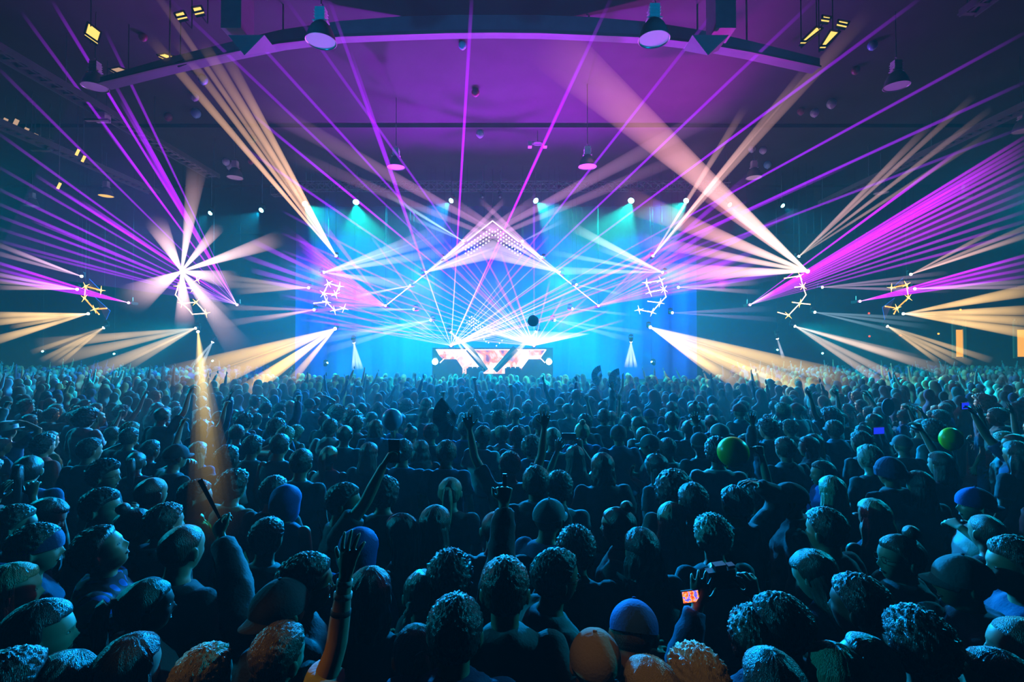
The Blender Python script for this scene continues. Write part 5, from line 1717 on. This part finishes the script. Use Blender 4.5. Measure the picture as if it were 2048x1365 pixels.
# left side
P_(180, 1048, 1.76, 62, 'look_up', 'long', plaid('blue', 'maroon'), 'short', 'black', label='bearded person looking up in a blue and maroon checked shirt', skin=0)
P_(72, 1042, 1.76, 58, 'stand', 'tee', 'navy', 'short', 'brown', 'cap_back', 'navy', label='person in a navy backward cap seen in right profile', skin=0)
P_(203, 972, 1.76, 75, 'stand', 'tee', 'navy', 'short', 'black', label='person in right profile with a strong ear and short black hair', skin=0)
P_(210, 918, 1.74, 75, 'chest', 'tee', 'black', 'messy', 'black', label='person in right profile wearing glasses on the left', skin=0, extras=('glasses',))
P_(365, 1038, 1.80, 18, 'stand', 'tee', 'black', 'shaved', 'brown', label='person with a shaved head and printed black tee left of the golden shaft', skin=0)
P_(330, 1002, 1.72, 30, 'stand', 'hood', 'black', 'short', 'brown', label='person with short brown hair just behind the shaved head')
P_(303, 947, 1.76, 20, 'stand', 'tee', 'black', 'shaved', 'brown', label='person with a close shaved head and no hat, left of the green vest', skin=1)
P_(392, 956, 1.72, 70, 'stand', 'tank', 'green', 'short', 'brown', label='person in a neon green vest looking right towards the golden shaft', skin=0)
g67 = P_(352, 885, 1.74, 30, 'elbow_out', 'tee', 'black', 'shaved', 'brown', 'cap', 'black', label='person with a bent elbow shading the eyes left of the golden shaft', skin=0)
P_(455, 888, 1.76, 25, 'stand', 'tee', 'grey', 'short', 'black', label='person with round dark hair standing in the golden shaft')
P_(468, 938, 1.70, 20, 'stand', 'tee', 'tan', 'curly', 'brown', label='person with curly brown hair at the edge of the golden shaft')
P_(571, 967, 1.66, 12, 'stand', 'tank', 'navy', None, 'black', 'hoodup', 'blue', label='person with a pale blue cloth draped over the head')
P_(548, 948, 1.70, 10, 'chest', 'tee', 'black', 'short', 'black', label='person with short hair behind the draped cloth')
P_(603, 896, 1.76, 8, 'stand', 'tee', 'black', 'fade', 'brown', label='person in a black tee with pale bars on the back')
P_(560, 866, 1.76, 12, 'stand', 'tank', 'black', 'fade', 'black', label='person in a black printed vest with thick neck and cropped hair')
P_(506, 868, 1.72, 18, 'stand', 'tank', 'black', 'short', 'black', label='person with narrow shoulders left of the printed vest')
P_(490, 826, 1.72, 15, 'stand', 'tee', 'navy', 'curly', 'black', label='person with thick curly hair right of the golden shaft')
P_(658, 888, 1.64, 8, 'stand', 'tank', 'white', 'pony', 'blonde', label='person with a blonde ponytail and white vest')
P_(738, 882, 1.66, 5, 'stand', 'tee', 'black', 'long', 'red', label='person with long dark red hair above the raised phone')
P_(690, 846, 1.76, 10, 'stand', 'tee', 'teal', 'shaved', 'brown', label='person with bare round head and broad teal shirt', skin=0)
P_(714, 830, 1.70, 15, 'stand', 'long', 'red', 'short', 'brown', 'bandana', 'red', label='person in a red headscarf and red top')
P_(806, 876, 1.76, 5, 'stand', 'tee', 'navy', 'short', 'black', label='person with short hair and bare neck below the pale blue balloon', skin=1)
g80 = P_(688, 962, 1.76, 80, 'phone_up', 'tee', 'black', 'short', 'black', label='smiling person in right profile beside the raised phone', skin=1)
P_(768, 952, 1.68, 0, 'chest', 'tee', 'black', 'curly', 'black', label='person with dark curls right of the raised phone')
P_(893, 878, 1.76, 3, 'stand', 'tee', 'navy', 'short', 'brown', label='person with round head and dark tee in the centre crowd, directly below the open fan')
g83 = P_(1072, 928, 1.78, 0, 'stand', 'hood', 'black', 'short', 'brown', label='person with a big smooth head and dark collar, right of the raised open hand', skin=1)
P_(1118, 942, 1.70, 5, 'stand', 'tee', 'teal', 'messy', 'brown', label='person with tousled brown hair touching the big smooth head')
P_(1205, 902, 1.76, -3, 'stand', 'long', 'black', 'bob', 'brown', label='person with chin length hair and wide black back print')
P_(1312, 904, 1.68, -45, 'stand', 'tee', 'black', 'long', 'black', label='person with very long dark hair turning left')
g88 = P_(1150, 888, 1.68, -5, 'camera_up', 'tank', 'black', 'long', 'brown', label='person with long brown hair framing a phone shot')
g89 = P_(1020, 900, 1.74, 0, 'both_up', 'tee', 'black', 'short', 'black', label='person raising an open hand between the balloon and the centre')
P_(1105, 854, 1.74, 0, 'stand', 'tee', 'teal', 'fade', 'pale', label='person with pale cropped hair edged in cyan, centre crowd')
P_(1036, 850, 1.72, 0, 'stand', 'tee', 'navy', 'short', 'black', label='person with glossy black hair left of the pale cropped one')
P_(966, 850, 1.74, 28, 'stand', 'tee', 'white', 'fade', 'black', label='person in a pale tee with dark cropped hair turned slightly right')
P_(1063, 870, 1.70, 0, 'stand', 'hood', 'navy', 'curly', 'brown', label='person with curly hair just in front of the pale cropped one')
P_(1170, 828, 1.70, -3, 'stand', 'tee', 'black', 'messy', 'black', label='person with untidy black hair in front of the shirtless back')
P_(1208, 816, 1.76, -2, 'stand', 'hood', 'black', 'short', 'black', label='person in a dark hood top right of the untidy black hair')
P_(1152, 778, 1.86, 0, 'stand', None, None, 'fade', 'black', label='tall shirtless person rising above the centre crowd', skin=0)
P_(1031, 812, 1.76, 0, 'stand', 'tank', 'black', 'shaved', 'brown', label='person with a bright rimmed round head in the centre')
g98 = P_(983, 780, 1.78, 0, 'left_up', 'tee', 'navy', 'messy', 'brown', label='person with wide wavy hair below the pair of raised hands')
P_(936, 782, 1.80, 5, 'stand', 'long', 'navy', 'short', 'brown', label='person with square dark hair right of the open fan')
P_(1400, 862, 1.76, -8, 'stand', 'tee', 'black', 'shaved', 'brown', 'cap_back', 'black', label='person in a black backward cap left of the green balloon')
P_(1343, 822, 1.74, -8, 'stand', 'tee', 'teal', 'fade', 'black', label='person with flat-topped black hair in a teal tee')
P_(1422, 826, 1.72, -10, 'stand', 'tee', 'navy', 'shaved', 'brown', label='person with a smooth round head behind the black backward cap')
P_(1288, 852, 1.70, -5, 'stand', 'tee', 'navy', 'short', 'brown', label='person with a small dark head beside the brimmed cap')
P_(1335, 874, 1.68, -12, 'stand', 'tee', 'white', 'fade', 'black', label='person in a pale tee with flat black hair left of the long dark hair')
P_(1300, 866, 1.70, -70, 'chest', 'tee', 'teal', 'shaved', 'brown', 'cap', 'teal', label='person in a teal cap with a long brim pointing left')
P_(1237, 847, 1.76, -3, 'stand', 'long', 'navy', 'shaved', 'brown', 'cap', 'black', label='person in a collared jacket and black cap, turning the chin left')
# lower left
P_(80, 1192, 1.72, 55, 'stand', 'tank', 'black', 'bob', 'black', label='person with dark hair half turned in the lower left')
P_(150, 1275, 1.66, 30, 'look_down', 'tee', 'maroon', 'long', 'brown', label='person with long straight hair bowing in the bottom left corner')
P_(292, 1148, 1.68, 50, 'chest', 'hood', 'black', 'pony', 'brown', label='person with a brown ponytail holding hands near the face')
P_(22, 1120, 1.70, 50, 'stand', 'tee', 'teal', 'wavy', 'blonde', label='person with wavy fair hair at the left edge')
P_(18, 1290, 1.70, 30, 'stand', 'tee', 'blue', 'short', 'black', label='person cut by the left edge in the bottom corner')
P_(260, 1260, 1.66, 20, 'stand', 'hood', 'black', 'wavy', 'black', label='person nearly lost in the dark between long hair and yellow-lit hair')
P_(30, 1005, 1.72, 60, 'stand', 'hood', 'navy', 'short', 'brown', label='person with a pale collar at the left edge, above the fair hair')
P_(110, 985, 1.68, 60, 'look_down', 'tee', 'black', 'wavy', 'brown', label='person with wavy brown hair bending the head beside the right profile')
P_(268, 1010, 1.70, 50, 'chest', 'tank', 'grey', 'bun', 'black', label='person with a topknot and bare forearms raised at the chest')
P_(1010, 1110, 1.80, 0, 'stand', 'long', 'grey', 'fade', 'brown', label='person with broad grey shoulders behind the large cropped head', skin=1)
P_(310, 780, 1.78, 30, 'stand', 'tee', 'green', 'short', 'blonde', label='person with an orange glowing head and green-striped top in the left crowd', skin=0)
P_(1692, 770, 1.74, -25, 'stand', 'tee', 'black', 'short', 'blonde', label='person with an orange glowing head among the right crowd, left one of two')
P_(1712, 781, 1.74, -25, 'stand', 'tee', 'black', 'fade', 'blonde', label='person with yellow lit hair among the right crowd, right one of two')

# ------------------------------------------------ fill the packed crowd, nearest first
HAIRS = ['short'] * 5 + ['fade'] * 3 + ['messy'] * 3 + ['shaved', 'curly', 'afro', 'long', 'long', 'wavy', 'wavy', 'bob', 'bun', 'pony', 'pony', 'braid', 'shaved']
HNAME = {'short': 'short %s hair', 'fade': 'cropped %s hair', 'messy': 'tousled %s hair', 'shaved': 'a shaved head', 'curly': '%s curls', 'afro': 'a big round %s afro', 'long': 'long straight %s hair', 'wavy': 'long wavy %s hair', 'bob': 'a %s bob', 'bun': '%s hair in a topknot', 'pony': 'a %s ponytail', 'braid': 'two %s braids'}
TNAME = {'tee': '%s tee', 'long': '%s sweater', 'tank': '%s vest', 'hood': '%s hooded top'}
PNAME = {'stand': '', 'chest': ', hands at the chest', 'look_left': ', head turned left', 'look_right': ', head turned right', 'look_up': ', looking up', 'look_down': ', looking down', 'right_up': ', open right hand raised', 'left_up': ', left arm raised', 'both_up': ', both arms raised', 'phone_up': ', one arm held up', 'fist_up': ', right fist raised',
         'hand_on_head': ', hand on head', 'elbow_out': ', elbow out', 'camera_up': ', hands up in front'}
PW = ['stand'] * 14 + ['chest'] * 3 + ['look_left'] * 2 + ['look_right'] * 2 + ['look_up', 'look_down', 'right_up', 'left_up', 'both_up', 'phone_up', 'fist_up', 'elbow_out', 'camera_up', 'hand_on_head']
ZX = [(170, 'below the left amber sculpture'), (330, 'left of the golden shaft'), (520, 'right of the golden shaft'), (700, 'below the left honeycomb sculpture'), (870, 'around the pale blue balloon'), (1110, 'in front of the LED wall'), (1260, 'right of the shirtless back'), (1420, 'below the right honeycomb sculpture'), (1560, 'around the green balloon'), (1740, 'below the brightest right lamp'), (1880, 'near the lime balloon'), (9999, 'at the far right edge')]
TC = ['black'] * 6 + ['navy'] * 4 + ['grey'] * 2 + ['white'] * 3 + ['teal'] * 2 + ['blue', 'denim', 'olive', 'maroon', 'red']


def free(x, y, dmin):
    return all((x - a) ** 2 + (y - b) ** 2 > dmin * dmin for a, b in PLACED)


cands = []
y = 1.9
while y < 31.5:
    lim = min(1.10 * y + 0.4, 31.0)
    step = 0.60 if y < 12 else 0.66
    x = -lim + rng.random() * step
    while x < lim:
        xx = x + rng.uniform(-.14, .14)
        yy = y + rng.uniform(-.16, .16)
        back = 20.9 if abs(xx - SX) < 14.0 else 31.5
        if yy < back: cands.append((yy, xx))
        x += step
    y += step * 0.92
cands.sort()
LIMIT = 300
far_list = []
counts = {}
for yy, xx in cands:
    dm = 0.44 if yy < 4 else 0.47
    if not free(xx, yy, dm): continue
    if rng.random() < (0.10 if yy < 12 else 0.05): continue
    h = rng.gauss(1.69, 0.065)
    h = max(1.55, min(1.84, h))
    if yy < 3.6: h = min(h, 1.66)
    yaw = math.degrees(math.atan2(SX - xx, 22 - yy)) + rng.gauss(0, 14)
    if yy < 3.2: pose = rng.choice(('stand', 'chest', 'look_left'))
    else: pose = rng.choice(PW)
    hair = rng.choice(HAIRS)
    hc = rng.choice(('black', 'black', 'brown', 'brown', 'blonde')) if hair != 'shaved' else 'brown'
    top = rng.choice(('tee', 'tee', 'tee', 'long', 'tank', 'hood'))
    tc = rng.choice(TC)
    hw = None
    if rng.random() < .14 and hair in ('short', 'fade', 'shaved', 'messy'):
        hw = rng.choice(('cap', 'cap_back', 'beanie', 'hat', 'cap_back'))
        hair = 'shaved'
    if len(PEOPLE) >= LIMIT:
        far_list.append((xx, yy, h, yaw, rng.random()))
        continue
    hwc = rng.choice(('black', 'navy', 'white', 'grey', 'red')) if hw else None
    px = 1024 + xx / yy * F
    zone = next(z for lim, z in ZX if px < lim)
    hn = HNAME[hair] % hc if '%s' in HNAME[hair] else HNAME[hair]
    if hw: hn = 'a %s %s' % (hwc, {'cap': 'peaked cap', 'cap_back': 'backward cap', 'beanie': 'knit beanie', 'hat': 'brimmed hat'}[hw])
    lab = '%s, %s%s, %s' % (hn[0].upper() + hn[1:], TNAME[top] % tc, PNAME.get(pose, ''), zone)
    lab = 'Person: ' + lab[0].lower() + lab[1:]
    if len(lab.split()) > 16: lab = lab.replace(PNAME.get(pose, '') or '#', '')
    person(None, None, h, yaw, pose, top, tc, hair, hc, hw, hwc, label=lab, x=xx, y=yy, group='people in the crowd ' + zone)

# ------------------------------------------------ far crowd, one mass of several hundred small figures
def far_variant(pose, hair, vox=0.042):
    mb = MB()
    M = head_matrix(pose)
    e = {'short': (.088, .105, .125), 'long': (.105, .11, .14), 'cap': (.092, .115, .12)}[hair]
    mb.ball(M @ Vector((0, 0, 0)), e, 14, 10)
    if hair == 'long': mb.tube([M @ Vector((0, -.03, .05)), M @ Vector((0, -.06, -.15)), M @ Vector((0, -.09, -.33))], [.09, .11, .05], 12)
    if hair == 'cap': mb.box(M @ Vector((0, -.12, .03)), (.13, .10, .02))
    mb.tube([(0, 0, 1.42), (0, 0, 1.56)], .06, 10)
    torso(mb, .02, loose=.01)
    for A in POSES[pose]['arms']:
        limb(mb, A['S'], A['E'], A['W'], [.068, .062, .052, .048, .04], 10)
        mb.ball(A['W'] + A['hd'].normalized() * .09, (.04, .035, .08), 10, 8)
    for s in (-1, 1): limb(mb, (s * .09, 0, .9), (s * .1, 0, .49), (s * .1, 0, .0), [.1, .09, .07, .07, .06], 10)
    return remesh(mb.mesh('far'), vox, 'far_' + pose, 1, 0.45)
FV = [far_variant(*a) for a in (('stand', 'short'), ('stand', 'long'), ('chest', 'short'), ('stand', 'cap'), ('look_left', 'long'), ('both_up', 'short'), ('right_up', 'short'), ('fist_up', 'cap'))]
VV, FF, off, MI = [], [], 0, []
fv = []
for me in FV:
    co = np.empty(len(me.vertices) * 3, 'f')
    me.vertices.foreach_get('co', co)
    fv.append((co.reshape(-1, 3), [tuple(p.vertices) for p in me.polygons]))
for xx, yy, h, yaw, u in far_list:
    k = 0 if u < .36 else 1 if u < .55 else 2 if u < .68 else 3 if u < .82 else 4 if u < .93 else 5 + int((u - .93) / .07 * 2.99)
    co, fs = fv[k]
    s = h / 1.75
    c_, s_ = math.cos(R(-yaw)), math.sin(R(-yaw))
    P = np.column_stack((co[:, 0] * c_ - co[:, 1] * s_, co[:, 0] * s_ + co[:, 1] * c_, co[:, 2])) * s + np.array((xx, yy, 0))
    VV.append(P)
    FF += [tuple(i + off for i in f) for f in fs]
    MI += [int(u * 977) % 5] * len(fs)
    off += len(P)
me = bpy.data.meshes.new('crowd')
me.from_pydata(np.concatenate(VV).tolist(), [], FF)
for c in ('black', 'navy', 'grey', 'teal', 'tan'): me.materials.append(cmat_(c))
me.polygons.foreach_set('material_index', MI)
me.polygons.foreach_set('use_smooth', [True] * len(FF))
o = link('crowd', me)
tag(o, 'distant mass of small dark figures packed up to the stage', 'crowd', kind='stuff')
print('people', len(PEOPLE), 'far', len(far_list), 'verts', off)

# ------------------------------------------------ things held up or floating over the crowd
def hand_fan(loc, ang0, ang1, rad, m, lab, folded=False, rot=(0, 0, 0)):
    r = empty('hand_fan', loc)
    r.rotation_euler = rot
    n = 13
    if not folded:
        mb = MB()
        vs = []
        for i in range(2 * n - 1):
            a = ang0 + (ang1 - ang0) * i / (2 * n - 2)
            for rr in (rad * .42, rad):
                for s in (-1, 1):
                    vs.append(Vector((math.cos(a) * rr, s * .0015 + (0.006 if i % 2 else -0.006), math.sin(a) * rr)))
        fs = []
        for i in range(2 * n - 2):
            a = i * 4
            fs += [(a, a + 2, a + 6, a + 4), (a + 1, a + 5, a + 7, a + 3), (a + 2, a + 3, a + 7, a + 6), (a, a + 4, a + 5, a + 1)]
        mb.add(vs, fs)
        mb.build('leaf', m, r)
    for i in range(n):
        a = ang0 + (ang1 - ang0) * i / (n - 1) if not folded else ang0 + 0.007 * (i - n / 2)
        v = Vector((math.cos(a), 0, math.sin(a)))
        MB().tube([v * -.02, v * rad * .5, v * rad * 1.0], [(.006, .0025), (.005, .002), (.003, .0015)], 6).build('rib', mat('fan_black', (.01, .01, .012), .4), r)
    MB().ball((0, 0, 0), .010, 10, 6).build('rivet', m_steel, r, True)
    tag(r, lab, 'fan', 'hand fans')
    return r
m_fan = m_balloon('fan_cloth', (.10, .45, .60))
hand_fan(at(912, 833, 6.6), R(125), R(262), .30, m_fan, 'large open folding fan with black ribs in the centre crowd', rot=(0, 0, R(12)))
hand_fan(at(1204, 752, 13.5), R(100), R(250), .28, mat('fan_dark', (.05, .16, .28), .7), 'open folding fan far back, left one of two')
hand_fan(at(1240, 760, 12.5), R(95), R(265), .28, m_fan, 'open folding fan far back, right one of two')
hp = hand_point(g10, 'reach_left', -1, .08)
hand_fan(hp, R(118), 0, .25, m_fan, 'folded black fan gripped in the outstretched left hand', folded=True, rot=(0, 0, 0))

balloon_obj(at(784, 840, 6.6), .132, m_balloon('sky_rubber', (.20, .55, .95)), 'pale blue balloon floating over the left centre of the crowd')
balloon_obj(at(1466, 905, 4.55), .135, m_balloon('lime_rubber', (.18, .62, .02)), 'large green balloon above the crowd right of centre', tilt=R(20), squash=1.0)
balloon_obj(at(1902, 879, 5.4), .105, m_balloon('bright_lime_rubber', (.35, .85, .01)), 'lime balloon among the crowd on the right', squash=1.15)
balloon_obj(at(922, 765, 13.8), .115, m_balloon('sky_rubber', (.20, .55, .95)), 'small blue balloon on a stick in front of the LED wall')
r = empty('beach_ball', at(1066, 642, 11.0))
MB().ball((0, 0, 0), .125, 24, 16).build('skin', mat('ball_dark', (.02, .05, .08), .5), r, True)
MB().lathe((0, 0, 0), [(.02, .126), (.02, .130)], 12).build('valve', mat('ball_cap', (.1, .3, .35), .5), r)
tag(r, 'dark ball tossed in the air in front of the laser fan', 'ball')
r = empty('paddle_fan', at(1776, 815, 8.2))
MB().tube([(0, -.01, 0), (0, .01, 0)], [(.10, .14), (.10, .14)], 32, up=(0, 0, 1)).build('disc', m_fan, r)
MB().tube([(0, 0, -.12), (0, 0, -.26)], .009, 8).build('handle', m_black, r)
tag(r, 'oval paddle fan held among the right crowd', 'fan')


def phone(loc, rz, tilt, lab, screen=None, group='raised phones', w=.075, h=.155, land=False):
    r = empty('phone', loc)
    r.rotation_euler = (tilt, R(90) if land else 0, rz)
    MB().box((0, 0, 0), (w, .009, h)).build('case', mat('phone_black', (.01, .01, .012), .25), r)
    MB().box((0, -.0052, 0), (w * .92, .001, h * .93)).build('screen', screen or mat('phone_glass', (.02, .03, .04), .1), r)
    tag(r, lab, 'phone', group)
    return r
sc_blue = emit('phone_screen_blue', (.015, .04, 1.0), .9)
phone(hand_point(g80, 'phone_up', 1, .10, (0, -.01, .0)), R(-10), R(5), 'dark phone held up beside the smiling profile')
phone(hand_point(g44, 'phone_up', 1, .10), R(25), R(0), 'phone with a blue screen held up by the bald person', sc_blue, land=True)
phone(hand_point(g88, 'camera_up', 1, .10, (-.10, 0, .03)), 0, 0, 'dark phone held sideways over long brown hair', land=True)
phone(at(1757, 862, 5.5), R(15), 0, 'phone with a blue lit screen held sideways in the right crowd', sc_blue, land=True)
# camera with a lit screen
c1 = (hand_point(g57, 'camera_up', 1, .09) + hand_point(g57, 'camera_up', -1, .09)) / 2
r = empty('camera', c1 + Vector((0, .02, 0)))
r.rotation_euler = (0, R(-8), 0)
MB().box((0, 0, 0), (.12, .05, .08)).box((0, .0, .05), (.05, .045, .03)).box((.05, 0, .05), (.03, .04, .012)).build('body', mat('camera_black', (.012, .012, .014), .35), r)
MB().tube([(0, .02, 0), (0, .09, 0)], .034, 24).build('lens', mat('camera_lens', (.02, .02, .02), .2), r, True)
def scr():
    m = bpy.data.materials.new('camera_picture')
    m.use_nodes = True
    nt = m.node_tree
    nt.nodes.clear()
    N, L = nt.nodes.new, nt.links.new
    o_, e, tc, nz, cr = N('ShaderNodeOutputMaterial'), N('ShaderNodeEmission'), N('ShaderNodeTexCoord'), N('ShaderNodeTexNoise'), N('ShaderNodeValToRGB')
    nz.inputs['Scale'].default_value = 60
    L(tc.outputs['Object'], nz.inputs['Vector'])
    L(nz.outputs['Fac'], cr.inputs[0])
    cr.color_ramp.elements[0].position = .4
    cr.color_ramp.elements[0].color = (.8, .04, .02, 1)
    cr.color_ramp.elements[1].position = .6
    cr.color_ramp.elements[1].color = (.1, .1, .9, 1)
    x = cr.color_ramp.elements.new(.5)
    x.color = (1, .35, .05, 1)
    L(cr.outputs[0], e.inputs[0])
    e.inputs[1].default_value = 1.6
    L(e.outputs[0], o_.inputs[0])
    return m
MB().box((-.165, -.06, -.03), (.078, .008, .056), Matrix.Rotation(R(0), 4, 'Z')).build('flip_frame', mat('camera_black', (.012, .012, .014), .35), r)
MB().box((-.165, -.0655, -.03), (.070, .002, .048)).build('screen', scr(), r)
tag(r, 'black camera with a small orange glowing flip screen', 'camera')
lt = hand_point(g16, 'fist_up', 1, .11)
r = empty('lighter', lt)
MB().box((0, 0, 0), (.022, .012, .06)).build('case', mat('lighter_pale', (.5, .5, .45), .3), r)
MB().box((0, 0, .036), (.02, .011, .014)).build('cap', m_steel, r)
tag(r, 'small pale lighter in the raised fist', 'lighter')
